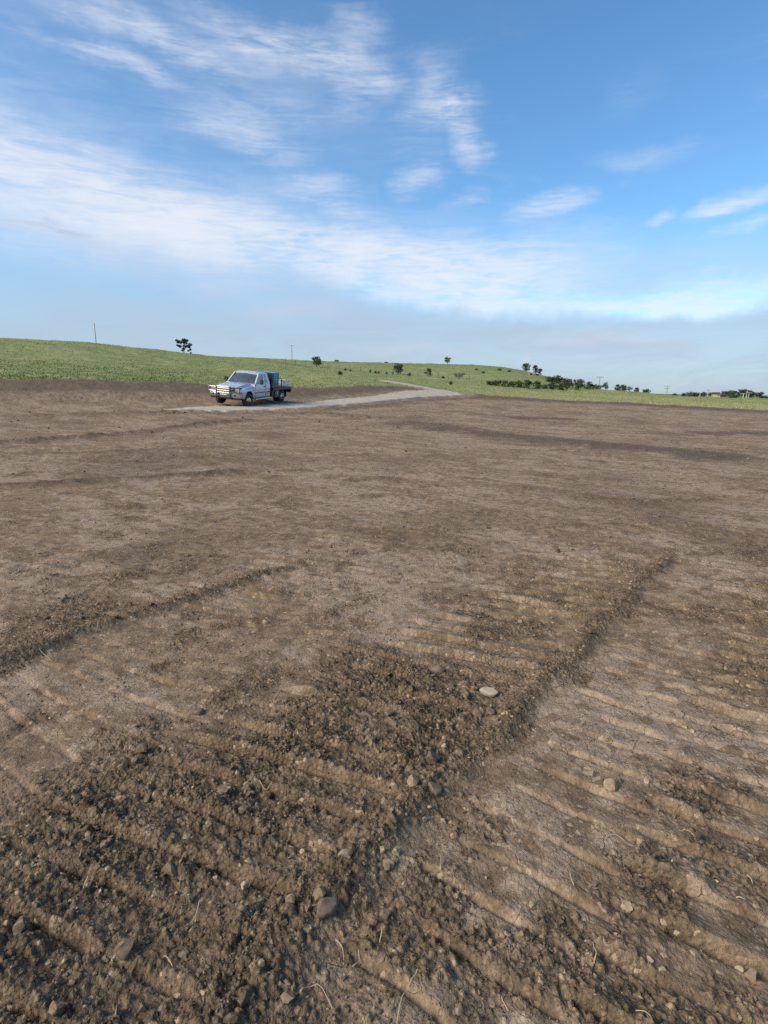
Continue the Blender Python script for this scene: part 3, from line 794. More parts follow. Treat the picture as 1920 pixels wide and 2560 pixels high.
# glass
MB().add([(1.18, 0.85, 1.225), (1.22, 0, 1.235), (1.18, -0.85, 1.225), (0.625, -0.725, 1.745), (0.655, 0, 1.76), (0.625, 0.725, 1.745)], [(0, 1, 4, 5), (1, 2, 3, 4)]).build('windshield', M_glass, truck, smooth=True)
MB().add([(-0.42, 0.80, 1.33), (-0.42, -0.80, 1.33), (-0.33, -0.70, 1.73), (-0.33, 0.70, 1.73)], [(0, 1, 2, 3)]).build('rear_window', M_glass, truck)
for sgn in (1, -1):
    MB().add([(1.02, 0.905 * sgn, 1.235), (0.22, 0.905 * sgn, 1.235), (0.22, 0.785 * sgn, 1.735), (0.62, 0.785 * sgn, 1.735)], [(0, 1, 2, 3)]).build('side_window', M_glass, truck)
    MB().add([(0.12, 0.905 * sgn, 1.235), (-0.27, 0.905 * sgn, 1.235), (-0.14, 0.785 * sgn, 1.735), (0.12, 0.785 * sgn, 1.735)], [(0, 1, 2, 3)]).build('quarter_window', M_glass, truck)
    # door: outlined by its seam, with handle and rub strip
    d = MB()
    for (xa, za, xb, zb) in ((1.27, 0.47, 1.27, 1.2), (0.06, 0.47, 0.06, 1.2), (1.27, 0.47, 0.06, 0.47)):
        d.box(min(xa, xb) - 0.006, max(xa, xb) + 0.006, 0.975 * sgn - 0.012, 0.975 * sgn + 0.012, min(za, zb) - 0.006, max(za, zb) + 0.006)
    dr = d.build('door', M_black, truck)
    MB().box(0.14, 0.30, 0.965 * sgn - 0.03, 0.965 * sgn + 0.03, 1.02, 1.075).build('door_handle', M_black, dr, bevel=0.008)
    MB().box(-0.46, 1.38, 0.985 * sgn - 0.014, 0.985 * sgn + 0.014, 0.70, 0.745).build('rub_strip', M_black, dr, bevel=0.006)
    MB().box(1.33, 1.62, 0.992 * sgn - 0.008, 0.992 * sgn + 0.008, 0.865, 0.905).build('badge', M_black, truck)
    m_ = MB(); m_.box(0.86, 0.97, (1.06 if sgn > 0 else -1.27), (1.27 if sgn > 0 else -1.06), 1.20, 1.47)
    mi = m_.build('mirror', M_black, truck, bevel=0.02)
    MB().tube([(0.93, 0.93 * sgn, 1.26), (0.93, 1.08 * sgn, 1.32)], 0.02, 6).build('mirror_arm', M_black, mi)
    MB().add([(0.857, (1.08 if sgn > 0 else -1.25), 1.22), (0.857, (1.25 if sgn > 0 else -1.08), 1.22), (0.857, (1.25 if sgn > 0 else -1.08), 1.45), (0.857, (1.08 if sgn > 0 else -1.25), 1.45)], [(0, 1, 2, 3)]).build('mirror_glass', M_chrome, mi)
    # headlight with turn lamp
    h = MB().prism([(0.60, 0.86), (0.925, 0.86), (0.925, 1.00), (0.60, 1.03)] if sgn > 0 else [(-0.60, 0.86), (-0.60, 1.03), (-0.925, 1.00), (-0.925, 0.86)], 'x', 2.70, 2.852)
    hl = h.build('headlight', M_lamp, truck, bevel=0.012)
    MB().box(2.70, 2.848, min(0.60 * sgn, 0.925 * sgn), max(0.60 * sgn, 0.925 * sgn), 0.82, 0.852).build('turn_signal', M_amber, hl)
    MB().tube([(1.30, 1.0 * sgn, 0.37), (1.22, 1.02 * sgn, 0.365), (-0.38, 1.02 * sgn, 0.365), (-0.46, 1.0 * sgn, 0.37)], 0.04, 10).build('nerf_bar', M_chrome, truck, smooth=True)
    MB().tube([(1.35, 0.90 * sgn, 1.24), (1.2, 0.3 * sgn, 1.255)], 0.012, 6).build('wiper', M_black, truck)
# grille
g = MB().box(2.80, 2.856, -0.56, 0.56, 0.80, 1.05)
gr = g.build('grille', M_black, truck, bevel=0.01)
q = MB()
q.box(2.82, 2.885, -0.58, 0.58, 1.03, 1.075); q.box(2.82, 2.885, -0.58, 0.58, 0.775, 0.81); q.box(2.82, 2.885, -0.585, -0.545, 0.81, 1.03); q.box(2.82, 2.885, 0.545, 0.585, 0.81, 1.03)
q.build('grille_surround', M_grille, gr, bevel=0.012)
q = MB(); q.box(2.84, 2.895, -0.545, 0.545, 0.905, 0.945); q.build('cross_bar', M_grille, gr, bevel=0.008)
q = MB(); q.box(2.84, 2.891, -0.03, 0.03, 0.81, 1.03); q.build('cross_bar', M_grille, gr, bevel=0.008)
# bumper and lower valance
q = MB()
bv, bf = [], []
for x, y in ((2.62, 0.99), (2.84, 0.97), (2.97, 0.72), (3.0, 0.3), (3.0, -0.3), (2.97, -0.72), (2.84, -0.97), (2.62, -0.99)):
    bv += [(x, y, 0.50), (x + 0.012, y, 0.53), (x + 0.012, y, 0.74), (x - 0.01, y, 0.775), (x - 0.1, y * 0.97, 0.775), (x - 0.1, y * 0.97, 0.50)]
for i in range(7):
    for k in range(6):
        bf.append((i * 6 + k, (i + 1) * 6 + k, (i + 1) * 6 + (k + 1) % 6, i * 6 + (k + 1) % 6))
bf += [tuple(range(6)), tuple(range(42, 48))[::-1]]
bu = q.add(bv, bf).build('front_bumper', M_grille, truck, smooth=True)
MB().box(3.008, 3.026, -0.17, 0.17, 0.575, 0.70).build('licence_plate', M_white, bu)
for y in (-0.32, 0.32):
    MB().box(3.0, 3.02, y - 0.09, y + 0.09, 0.60, 0.68).build('tow_hook_opening', M_black, bu)
for y in (-0.68, 0.68):
    MB().tube([(2.92, y, 0.63), (3.0, y, 0.63)], 0.06, 12).build('fog_lamp', M_black, bu, smooth=True)
MB().box(2.70, 2.93, -0.93, 0.93, 0.40, 0.50).build('valance', M_black, truck, bevel=0.03)
# grille guard
go = MB().box(2.95, 3.06, -0.46, 0.46, 0.455, 0.49).build('grille_guard', M_black, truck, bevel=0.01)
for y in (-0.42, 0.42):
    MB().prism([(3.05, 0.44), (3.13, 0.46), (3.13, 1.08), (3.07, 1.13), (3.0, 1.10), (3.03, 1.02), (3.04, 0.5)], 'y', y - 0.026, y + 0.026).build('guard_upright', M_gunmetal, go, bevel=0.012)
for z in (0.60, 0.76, 0.88, 1.00, 1.08):
    MB().tube([(3.08, -0.42, z), (3.10, 0, z), (3.08, 0.42, z)], 0.024, 8).build('guard_bar', M_grille if z > 0.7 else M_black, go, smooth=True)
for sgn in (1, -1):
    for z in (0.80, 1.04):
        MB().tube([(3.08, 0.42 * sgn, z), (3.06, 0.78 * sgn, z), (2.98, 0.98 * sgn, z), (2.84, 1.02 * sgn, z)], 0.026, 8).build('guard_wing', M_grille if sgn < 0 else M_black, go, smooth=True)
    MB().tube([(2.98, 0.98 * sgn, 0.80), (2.98, 0.98 * sgn, 1.04)], 0.024, 8).build('guard_wing', M_grille if sgn < 0 else M_black, go, smooth=True)
# chassis
q = MB()
for sgn in (1, -1):
    q.box(-2.85, 2.6, 0.40 * sgn - 0.05, 0.40 * sgn + 0.05, 0.45, 0.62)
q.box(-0.44, 1.25, -0.86, 0.86, 0.41, 0.47); q.box(1.45, 2.45, -0.55, 0.55, 0.42, 0.80)
q.tube([(WB, -0.75, TR), (WB, 0.75, TR)], 0.07, 8); q.tube([(-WB, -0.8, TR), (-WB, 0.8, TR)], 0.08, 8); q.tube([(-WB, 0, TR), (-WB, 0.01, TR)], 0.0, 8)
q.tube([(1.4, 0.1, 0.45), (-1.9, 0.0, 0.4)], 0.05, 8)
q.box(-0.55, -0.46, -0.8, 0.8, 0.45, 0.6)
q.build('chassis', M_black, truck)
for sgn in (1, -1):   # dark inner arch
    a_ = MB()
    av, af = [], []
    for a in np.linspace(0, math.pi, 13):
        av += [(WB + 0.455 * math.cos(a), 0.93 * sgn, TR + 0.455 * math.sin(a)), (WB + 0.455 * math.cos(a), 0.5 * sgn, TR + 0.455 * math.sin(a))]
    af = [(2 * i, 2 * i + 1, 2 * i + 3, 2 * i + 2) for i in range(12)]
    a_.add(av, af).build('wheel_arch', M_black, truck)
# inside of the cab
q = MB()
for y0, y1 in ((-0.78, -0.06), (0.06, 0.78)):
    q.prism([(0.55, 0.75), (0.0, 0.72), (-0.15, 0.9), (-0.26, 1.40), (-0.14, 1.42), (-0.02, 1.0), (0.50, 0.92)], 'y', y0, y1)
    q.box(-0.24, -0.15, (y0 + y1) / 2 - 0.12, (y0 + y1) / 2 + 0.12, 1.40, 1.58)
q.build('seat', M_seat, truck, bevel=0.02)
q = MB().prism([(1.1, 0.9), (1.12, 1.20), (0.85, 1.215), (0.72, 1.12), (0.75, 0.9)], 'y', -0.86, 0.86)
da = q.build('dashboard', M_dash, truck)
q = MB()
ringp = [(0.60 + 0.07 * math.sin(t), 0.40 + 0.19 * math.cos(t), 1.13 + 0.17 * math.sin(t)) for t in np.linspace(0, 2 * math.pi, 15)]
q.tube(ringp, 0.018, 6, False).build('steering_wheel', M_black, da)
# wheels
def wheel(x, y, sgn, dual):
    w_ = MB()
    w_.lathe_y([(-0.10, 0.20), (-0.115, 0.27), (-0.115, 0.33), (-0.09, TR), (0.09, TR), (0.115, 0.33), (0.115, 0.27), (0.10, 0.20)], 0, 0, 32)
    wo = empty('wheel'); wo.parent = truck; wo.location = (x, y, TR)
    ty = w_.build('tyre', M_rubber, wo, smooth=True)
    rm = MB()
    s_ = sgn
    if dual == 'front':     # dual-wheel hub stands proud in front
        rm.lathe_y([(s_ * 0.09, 0.21), (s_ * 0.11, 0.20), (s_ * 0.05, 0.185), (s_ * 0.05, 0.15), (s_ * 0.13, 0.13), (s_ * 0.16, 0.10), (s_ * 0.165, 0.06), (s_ * 0.20, 0.05), (s_ * 0.20, 0.0)], 0, 0, 24)
    else:
        rm.lathe_y([(s_ * 0.09, 0.21), (s_ * 0.11, 0.20), (s_ * 0.02, 0.18), (-s_ * 0.05, 0.15), (-s_ * 0.06, 0.08), (s_ * 0.03, 0.07), (s_ * 0.03, 0.0)], 0, 0, 24)
    rm.build('rim', M_chrome, wo, smooth=True)
    for k in range(8):
        hl = MB()
        a = k * math.pi / 4
        yy = s_ * (0.085 if dual == 'front' else -0.03)
        hl.tube([(0.155 * math.cos(a), yy - 0.02 * s_, 0.155 * math.sin(a)), (0.155 * math.cos(a), yy + 0.012 * s_, 0.155 * math.sin(a))], 0.022, 8)
        hl.build('hand_hole', M_black, wo)
    return wo
wf = []
for sgn in (1, -1):
    f_ = wheel(WB, 0.85 * sgn, sgn, 'front'); f_.rotation_euler = (0, 0, math.radians(-9)); wf.append(f_)
    wheel(-WB, 0.93 * sgn, sgn, 'rear'); wheel(-WB, 0.66 * sgn, sgn, 'inner')
# flatbed
q = MB().box(-2.98, -0.60, -1.10, 1.10, 0.86, 0.92)
fb = q.build('flatbed', M_bed, truck, bevel=0.01)
for sgn in (1, -1):
    MB().box(-2.98, -0.60, 1.10 * sgn - 0.035, 1.10 * sgn + 0.035, 0.79, 0.935).build('side_rail', M_bed, fb, bevel=0.01)
    MB().box(-2.42, -2.38, 0.56 * sgn - 0.0 if sgn > 0 else -1.08, 1.08 if sgn > 0 else -0.56, 0.30, 0.80).build('mud_flap', M_black, truck)
    # gusset plate sloping from the headache rack down to the deck
    MB().prism([(-0.72, 1.36), (-0.98, 1.36), (-1.15, 1.20), (-1.55, 1.04), (-1.85, 0.937), (-0.72, 0.937)], 'y', 1.02 * sgn - 0.015, 1.02 * sgn + 0.015).build('gusset_plate', M_gunmetal, fb)
    b_ = MB().box(-1.50, -0.98, (0.62 if sgn > 0 else -1.06), (1.06 if sgn > 0 else -0.62), 0.36, 0.785)
    bo = b_.build('toolbox', M_gunmetal, fb, bevel=0.012)
    MB().box(-1.30, -1.22, 1.063 * sgn - 0.004, 1.063 * sgn + 0.004, 0.55, 0.69).build('latch', M_white, bo)
    MB().box(-0.90, -0.62, (0.70 if sgn > 0 else -1.02), (1.02 if sgn > 0 else -0.70), 0.44, 0.78).build('step_box', M_black, fb, bevel=0.02)
    MB().box(-0.80, -0.70, 1.025 * sgn - 0.01, 1.025 * sgn + 0.01, 0.95, 1.02).build('marker_plate', M_white, fb)
MB().box(-3.06, -2.98, -1.10, 1.10, 0.56, 0.935).build('rear_skirt', M_bed, fb, bevel=0.01)
for sgn in (1, -1):
    MB().box(-3.07, -3.055, 0.85 * sgn - 0.1, 0.85 * sgn + 0.1, 0.68, 0.78).build('tail_light', M_red, fb)
# headache rack
q = MB()
for y in (-0.98, -0.35, 0.35, 0.98):
    q.box(-0.70, -0.62, y - 0.04, y + 0.04, 0.92, 1.80)
q.box(-0.70, -0.62, -1.02, 1.02, 1.74, 1.82); q.box(-0.70, -0.62, -1.0, 1.0, 1.20, 1.26)
hr = q.build('headache_rack', M_bed, truck, bevel=0.01)
for k in range(7):
    MB().box(-0.675, -0.655, -0.95, 0.95, 1.31 + 0.06 * k, 1.335 + 0.06 * k).build('louvre', M_bed, hr)
# hose reel and stake posts
q = MB().lathe_y([(0.15, 0.0), (0.15, 0.27), (0.18, 0.27), (0.18, 0.14), (0.52, 0.14), (0.52, 0.27), (0.55, 0.27), (0.55, 0.0)], -1.95, 1.21, 22)
hre = q.build('hose_reel', M_black, truck, smooth=True)
q = MB()
for k in range(8):
    q.tube([(-1.95 + 0.2 * math.cos(a), 0.2 + 0.04 * k, 1.21 + 0.2 * math.sin(a)) for a in np.linspace(0, 2 * math.pi, 20)], 0.022, 6, False)
q.build('hose', M_hose, hre, smooth=True)
MB().box(-2.12, -1.78, 0.12, 0.58, 0.92, 0.96).build('reel_stand', M_black, hre)
q = MB()
for x in (-1.6, -2.35):
    for y in (-0.55, 0.75):
        q.box(x - 0.025, x + 0.025, y - 0.025, y + 0.025, 0.92, 1.42)
    q.box(x - 0.02, x + 0.02, -0.55, 0.75, 1.38, 1.42)
q.box(-2.35, -1.6, 0.73, 0.77, 1.38, 1.42); q.box(-2.35, -1.6, -0.57, -0.53, 1.38, 1.42)
q.build('cargo_rack', M_black, truck)
q = MB().tube([(-1.75, -0.35, 0.93), (-1.75, -0.35, 1.35), (-1.75, -0.35, 1.42)], [0.115, 0.115, 0.05], 14)
q.build('gas_cylinder', M_gunmetal, truck, smooth=True)
# standing on the road at its place, on the local slope
tp = at_r(629, 1010, 36.6)
heading = math.radians(-107.5)
fw = np.array([math.cos(heading), math.sin(heading)]); lf = np.array([-fw[1], fw[0]])
def rz_(dx, dy):
    p = tp[:2] + fw * dx + lf * dy
    return road_z(p[0], p[1])
zf, zr_, zl, zrr = (rz_(WB, .85) + rz_(WB, -.85)) / 2, (rz_(-WB, .85) + rz_(-WB, -.85)) / 2, (rz_(WB, .85) + rz_(-WB, .85)) / 2, (rz_(WB, -.85) + rz_(-WB, -.85)) / 2
truck.location = (tp[0], tp[1], (zf + zr_) / 2 - 0.01)
pt, rl = math.atan2(zf - zr_, 2 * WB), math.atan2(zl - zrr, 1.7)
truck.rotation_mode = 'QUATERNION'
RM = (Matrix.Rotation(heading, 4, 'Z') @ Matrix.Rotation(-pt, 4, 'Y') @ Matrix.Rotation(rl, 4, 'X'))
truck.rotation_quaternion = RM.to_quaternion()
TM = Matrix.Translation(truck.location) @ RM
def on_truck(o, x, y, z):
    o.rotation_mode = 'QUATERNION'
    o.location = TM @ Vector((x, y, z)); o.rotation_quaternion = RM.to_quaternion()
# welder on the deck
wl = empty('welding_machine')
tag(wl, 'bright blue engine-driven welding machine standing on the flatbed behind the cab', 'welder')
wb_ = MB().box(-0.26, 0.30, -0.62, 0.62, 0.03, 0.90).build('housing', M_blue, wl, bevel=0.03)
MB().box(0.31, 0.33, -0.5, 0.5, 0.35, 0.8).build('vent_panel', M_black, wb_)
MB().box(-0.42, -0.26, -0.60, 0.60, 0.03, 0.86).build('control_panel', M_black, wl, bevel=0.015)
for k in range(5):
    MB().tube([(-0.42, -0.45 + 0.22 * k, 0.62), (-0.445, -0.45 + 0.22 * k, 0.62)], 0.05, 10).build('dial', M_chrome if k % 2 else M_white, wl)
MB().box(-0.45, 0.28, -0.56, -0.50, 0.0, 0.04).build('skid', M_black, wl); MB().box(-0.45, 0.28, 0.50, 0.56, 0.0, 0.04).build('skid', M_black, wl)
MB().tube([(0.1, -0.3, 0.92), (0.1, -0.3, 1.02), (0.02, -0.3, 1.06)], 0.03, 8).build('exhaust_pipe', M_gunmetal, wl, smooth=True)
on_truck(wl, -1.12, 0.38, 0.922)
ck = empty('storage_bin')
tag(ck, 'pale grey lidded storage bin at the rear of the flatbed', 'bin')
ckb = MB().prism([(-0.16, 0.0), (0.16, 0.0), (0.19, 0.36), (-0.19, 0.36)], 'y', -0.30, 0.30).build('tub', M_white, ck, bevel=0.02)
MB().box(-0.205, 0.205, -0.32, 0.32, 0.36, 0.41).build('lid', M_white, ck, bevel=0.015)
on_truck(ck, -2.62, 0.62, 0.922)

# ================================================================== utility poles
M_wood = simple('weathered_pole_wood', (0.30, 0.27, 0.24), 0.9, 0, 0.3, 4)
M_palewood = simple('pale_pole_wood', (0.42, 0.39, 0.33), 0.9, 0, 0.2, 4)
M_ceramic = simple('grey_ceramic', (0.35, 0.36, 0.37), 0.3, 0, 0.1, 10)
def pole(px, top, base, r, arms, label, mat=M_wood, rad_=0.15, lean=0.0, rot=0.0, sink=0.0):
    b, t_ = at_r(px, base, r), at_r(px, top, r)
    gz = float(ground_z(b[0], b[1])[0])
    h = t_[2] - gz
    o = empty('utility_pole', (b[0], b[1], gz - 0.3), rot)
    o.rotation_euler = (0, lean, rot)
    tag(o, label, 'utility pole', 'utility poles across the pasture')
    MB().tube([(0, 0, 0), (0, 0, h * 0.5 + 0.3), (0, 0, h + 0.3)], [rad_ * 1.15, rad_, rad_ * 0.78], 8).build('post', mat, o, smooth=True)
    for k in range(arms):
        z = h + 0.3 - 0.25 - 0.9 * k
        ca = MB().box(-1.2, 1.2, -0.07, 0.07, z - 0.08, z + 0.08).build('crossarm', mat, o)
        for x in (-1.1, -0.4, 0.4, 1.1):
            MB().tube([(x, 0, z + 0.08), (x, 0, z + 0.16), (x, 0, z + 0.26)], [0.04, 0.07, 0.03], 6).build('insulator', M_ceramic, ca)
    return o
pole(240, 808, 857, 250, 0, 'bare wooden utility pole on the skyline above the left grass hill', rad_=0.15)
pole(730, 863, 901, 310, 1, 'thin utility pole on the skyline above the truck', rad_=0.17)
pole(1497, 941, 974, 210, 1, 'utility pole with one crossarm beside the tree row at the hill end', rad_=0.15)
pole(1666, 964, 988, 260, 2, 'utility pole with two crossarms in the gap before the far trees', rad_=0.15)
pole(1768, 974, 995, 330, 1, 'utility pole with a wide crossarm left of the tan farmhouse', rad_=0.16)
pole(1749, 982, 994, 340, 0, 'short pale pole against the leftmost far trees', M_palewood, 0.17)
pole(1857, 983, 1000, 260, 1, 'pale pole with crossarm, left of the three poles at far right', M_palewood, 0.15)
pole(1865, 977, 999, 265, 0, 'tallest pale pole, middle of the three poles at far right', M_palewood, 0.15)
pole(1871, 980, 995, 330, 1, 'pale pole, right of the three poles at far right', M_palewood, 0.15)
pole(1322, 933, 955, 215, 0, 'pale leaning pole on the hillside above the shrubs', M_palewood, 0.14, lean=0.02)
pole(1069, 905, 921, 330, 0, 'pale pole near the hilltop behind the narrow tree', M_palewood, 0.14)

# ================================================================== fence along the foot of the far hill
M_post = simple('grey_cedar_post', (0.16, 0.14, 0.12), 0.95, 0, 0.3, 6)
M_wire = simple('galvanised_wire', (0.22, 0.22, 0.23), 0.5, 0.8)
FC = catmull(FENCE, 8)[13:]
fo = empty('wire_fence', (FC[0][0], FC[0][1], 0))
tag(fo, 'thin wire fence on wooden posts along the foot of the far hill', 'fence')
seglen = np.concatenate([[0], np.cumsum(np.hypot(*np.diff(FC, axis=0).T))])
tops = []
pm = None
for d_ in np.arange(0, seglen[-1], 4.2):
    x, y = np.interp(d_, seglen, FC[:, 0]), np.interp(d_, seglen, FC[:, 1])
    z = float(ground_z(x, y)[0])
    if pm is None:
        p_ = MB().tube([(0, 0, -0.2), (0, 0, 0.8), (0, 0, 1.45)], [0.10, 0.09, 0.08], 6).build('post', M_post, fo)
        pm = p_.data
    else:
        p_ = link('post', pm, fo)
    p_.location = (x - FC[0][0], y - FC[0][1], z)
    p_.rotation_euler = (random.Random(int(d_)).uniform(-.06, .06), random.Random(int(d_ + 9)).uniform(-.06, .06), 0)
    tops.append((x - FC[0][0], y - FC[0][1], z))
for hz in (0.4, 0.8, 1.2):
    MB().tube([(a, b, c_ + hz) for a, b, c_ in tops], 0.012, 4).build('wire', M_wire, fo)

# ================================================================== trees and shrubs
def leaf_mat(name, c0, c1):
    m, n, bs = principled(name)
    ob = n.n('ShaderNodeNewGeometry').outputs['Position']
    nz = n.noise(ob, 1.6, 4, 0.6).outputs[0]
    rnd = n.n('ShaderNodeNewGeometry').outputs['Random Per Island']
    f_ = n.math('ADD', n.math('MULTIPLY', nz, 0.6), n.math('MULTIPLY', rnd, 0.45))
    n.set(bs.inputs['Base Color'], n.mix(n.ramp(f_, 0.3, 0.8), c0, c1))
    bs.inputs['Roughness'].default_value = 0.75; bs.inputs['Specular IOR Level'].default_value = 0.2
    return m
M_leaf = {'dark': leaf_mat('dark_oak_leaves', (0.036, 0.055, 0.024), (0.098, 0.130, 0.054)),
          'mid': leaf_mat('mid_green_leaves', (0.040, 0.062, 0.022), (0.095, 0.130, 0.045)),
          'grey': leaf_mat('grey_brown_twigs_and_leaves', (0.075, 0.078, 0.045), (0.14, 0.14, 0.08)),
          'red': leaf_mat('purplish_leaves', (0.055, 0.034, 0.036), (0.10, 0.065, 0.060)),
          'blue': leaf_mat('haze_tinted_leaves', (0.044, 0.062, 0.050), (0.095, 0.122, 0.094))}  # 'blue': bluish air haze of the far trees is put into the leaf colour
M_bark = simple('grey_bark', (0.085, 0.070, 0.058), 0.95, 0, 0.3, 3)
def tree(name, px, base, top, wpx, r, style, shape, label, cat, group=None, seed=0, sink=0.15):
    rg = np.random.default_rng(seed * 31 + int(px))
    b, t_ = at_r(px, base, r), at_r(px, top, r)
    gz = float(ground_z(b[0], b[1])[0])
    h = max(t_[2] - gz, 0.6); w_ = wpx / F_PX * r * 1.04
    o = empty(name, (b[0], b[1], gz - sink))
    tag(o, label, cat, group)
    h += sink
    # limbs
    tr = MB()
    cz0 = {'tree': 0.12, 'bush': 0.02, 'bare': 0.18, 'wind': 0.18, 'umbrella': 0.50, 'thin': 0.14}[shape] * h
    tw = max(0.035 * h, 0.05)
    lean = rg.normal(0, 0.03) * h
    tr.tube([(0, 0, 0), (lean * 0.4, 0, h * 0.3), (lean, 0, h * 0.78)], [tw, tw * 0.75, tw * 0.2], 7)
    tips = []
    for k in range(7 if shape != 'bare' else 13):
        a = rg.uniform(0, 2 * math.pi); z0 = rg.uniform(0.18, 0.5) * h
        L = rg.uniform(0.55, 0.95) * w_ / 2; z1 = z0 + rg.uniform(0.15, 0.42) * h
        p = (math.cos(a) * L, math.sin(a) * L, min(z1, h * 0.92))
        tr.tube([(lean * 0.4, 0, z0), (p[0] * 0.5, p[1] * 0.5, (z0 + p[2]) / 2 + 0.04 * h), p], [tw * 0.5, tw * 0.33, tw * 0.1], 5)
        tips.append(p)
    tr.build('trunk', M_bark, o, smooth=True)
    # clumps of leaves
    clumps = []
    nclump = {'tree': 18, 'bush': 18, 'bare': 16, 'wind': 11, 'umbrella': 14, 'thin': 10}[shape]
    for k in range(nclump):
        u = rg.uniform(0, 1); a = rg.uniform(0, 2 * math.pi)
        zz = cz0 + (h - cz0) * (0.10 + 0.82 * u)
        if shape == 'umbrella':
            prof = 0.95; zz = h * rg.uniform(0.62, 0.9)
        elif shape == 'bush':
            prof = math.sqrt(max(0.05, 1 - (u * 0.95) ** 2))
        elif shape == 'thin':
            prof = (1 - u) * 0.8 + 0.25
        else:
            prof = math.sin(math.pi * (0.16 + 0.72 * u)) ** 0.7
        rad_ = w_ / 2 * prof * math.sqrt(rg.uniform(0.05, 1)) * 0.78
        clumps.append((math.cos(a) * rad_, math.sin(a) * rad_, zz, (w_ + h) * 0.5 * rg.uniform(0.17, 0.30)))
    if shape == 'wind':     # ragged crown with boughs reaching out to the left
        clumps = [(-0.42 * w_, 0, 0.86 * h, 0.07 * h), (-0.30 * w_, 0.1, 0.80 * h, 0.10 * h), (-0.16 * w_, 0, 0.74 * h, 0.12 * h), (-0.38 * w_, 0, 0.55 * h, 0.06 * h), (-0.28 * w_, 0, 0.53 * h, 0.07 * h),
                  (0.06 * w_, 0, 0.86 * h, 0.14 * h), (0.10 * w_, 0.2, 0.70 * h, 0.15 * h), (0.22 * w_, 0, 0.84 * h, 0.10 * h), (0.06 * w_, 0, 0.50 * h, 0.11 * h), (0.34 * w_, 0, 0.44 * h, 0.08 * h),
                  (0.40 * w_, 0, 0.30 * h, 0.07 * h), (0.28 * w_, 0, 0.22 * h, 0.06 * h), (-0.10 * w_, 0, 0.22 * h, 0.05 * h), (-0.02 * w_, 0, 0.32 * h, 0.09 * h), (0.42 * w_, 0, 0.08 * h, 0.05 * h)]
    clumps += [(p[0], p[1], p[2], (w_ + h) * 0.06) for p in tips]
    nl = int({'bare': 18, 'wind': 80}.get(shape, 75))
    P, Fc = [], []
    ls = max(0.045 * (w_ + h) * 0.5, 0.055)
    for cx, cy, cz, cr in clumps:
        m = nl
        d = rg.normal(size=(m, 3)); d /= np.linalg.norm(d, axis=1)[:, None]
        d *= (cr * rg.uniform(0.35, 1.05, (m, 1)) ** 0.6)
        d[:, 2] *= 0.72
        c0 = d + (cx, cy, cz)
        c0 = c0[(c0[:, 2] > 0.02 * h) & (c0[:, 2] < 1.02 * h)]
        m = len(c0)
        a, b_ = rg.normal(size=(m, 3)), rg.normal(size=(m, 3))
        a /= np.linalg.norm(a, axis=1)[:, None]; b_ -= (a * b_).sum(1)[:, None] * a; b_ /= np.linalg.norm(b_, axis=1)[:, None]
        s1, s2 = ls * rg.uniform(0.6, 1.3, (m, 1)), ls * rg.uniform(0.35, 0.8, (m, 1))
        k0 = len(P)
        q = np.stack([c0 - a * s1, c0 + b_ * s2, c0 + a * s1, c0 - b_ * s2], 1).reshape(-1, 3)
        P += q.tolist()
        Fc += (np.arange(m)[:, None] * 4 + np.arange(4) + k0).tolist()
    link('crown', mesh_np('crown', P, Fc, M_leaf[style], False), o)
    return o
ORD = ['first', 'second', 'third', 'fourth', 'fifth', 'sixth', 'seventh', 'eighth', 'ninth', 'tenth', 'eleventh', 'twelfth', 'thirteenth', 'fourteenth', 'fifteenth', 'sixteenth']
G1 = 'scattered trees on the pasture hills'
tree('windswept_tree', 460, 883, 845, 36, 172, 'dark', 'wind', 'ragged dark windswept tree alone on the skyline of the near grass hill', 'tree', G1, 1)
tree('oak_tree', 791, 918, 892, 23, 186, 'dark', 'tree', 'dark leafy tree by the fence, nearest to the truck', 'tree', G1, 2)
tree('oak_tree', 995, 938, 909, 26, 172, 'dark', 'tree', 'large round dark tree by the fence in the middle of the hill', 'tree', G1, 3)
tree('oak_tree', 1071, 947, 921, 20, 166, 'dark', 'thin', 'narrow dark tree tapering to its base, by the fence', 'tree', G1, 4)
tree('sparse_tree', 1148, 954, 931, 30, 158, 'grey', 'bare', 'broad grey-brown half-bare tree at the foot of the hill', 'tree', G1, 5)
tree('skyline_tree', 1118, 913, 892, 15, 345, 'dark', 'thin', 'tall ragged tree standing alone on the top of the far hill', 'tree', G1, 6)
tree('skyline_tree', 1315, 928, 908, 19, 300, 'dark', 'tree', 'dark tree on the hill shoulder, left of the two purplish trees', 'tree', G1, 7)
tree('purplish_tree', 1338, 933, 913, 12, 296, 'red', 'tree', 'purplish tree on the hill shoulder, the taller of the two', 'tree', G1, 8)
tree('purplish_tree', 1350, 936, 921, 10, 294, 'red', 'tree', 'small purplish tree on the hill shoulder, the lower of the two', 'tree', G1, 9)
tree('low_bush', 842, 905, 900, 14, 350, 'dark', 'bush', 'low flat dark bush on the far skyline, left of two', 'bush', 'bushes on the far skyline', 10)
tree('low_bush', 965, 909, 904.5, 12, 358, 'dark', 'bush', 'low flat dark bush on the far skyline, right of two', 'bush', 'bushes on the far skyline', 11)
for i, (px, b, t_, w_) in enumerate(((863, 930, 920, 7), (876, 931, 926, 6), (926, 937, 924, 6), (938, 938, 926, 6), (946, 938.5, 928, 6), (966, 941, 930, 5), (982, 942, 935, 6), (1023, 944, 932, 9), (1108, 951, 945, 9))):
    tree('fence_sapling', px, b, t_, w_, 172 if px < 1000 else 158, 'mid', 'thin' if i not in (1, 6, 8) else 'bush', ORD[i] + ' small sapling from the left growing along the fence line', 'sapling', 'saplings along the fence', 20 + i)
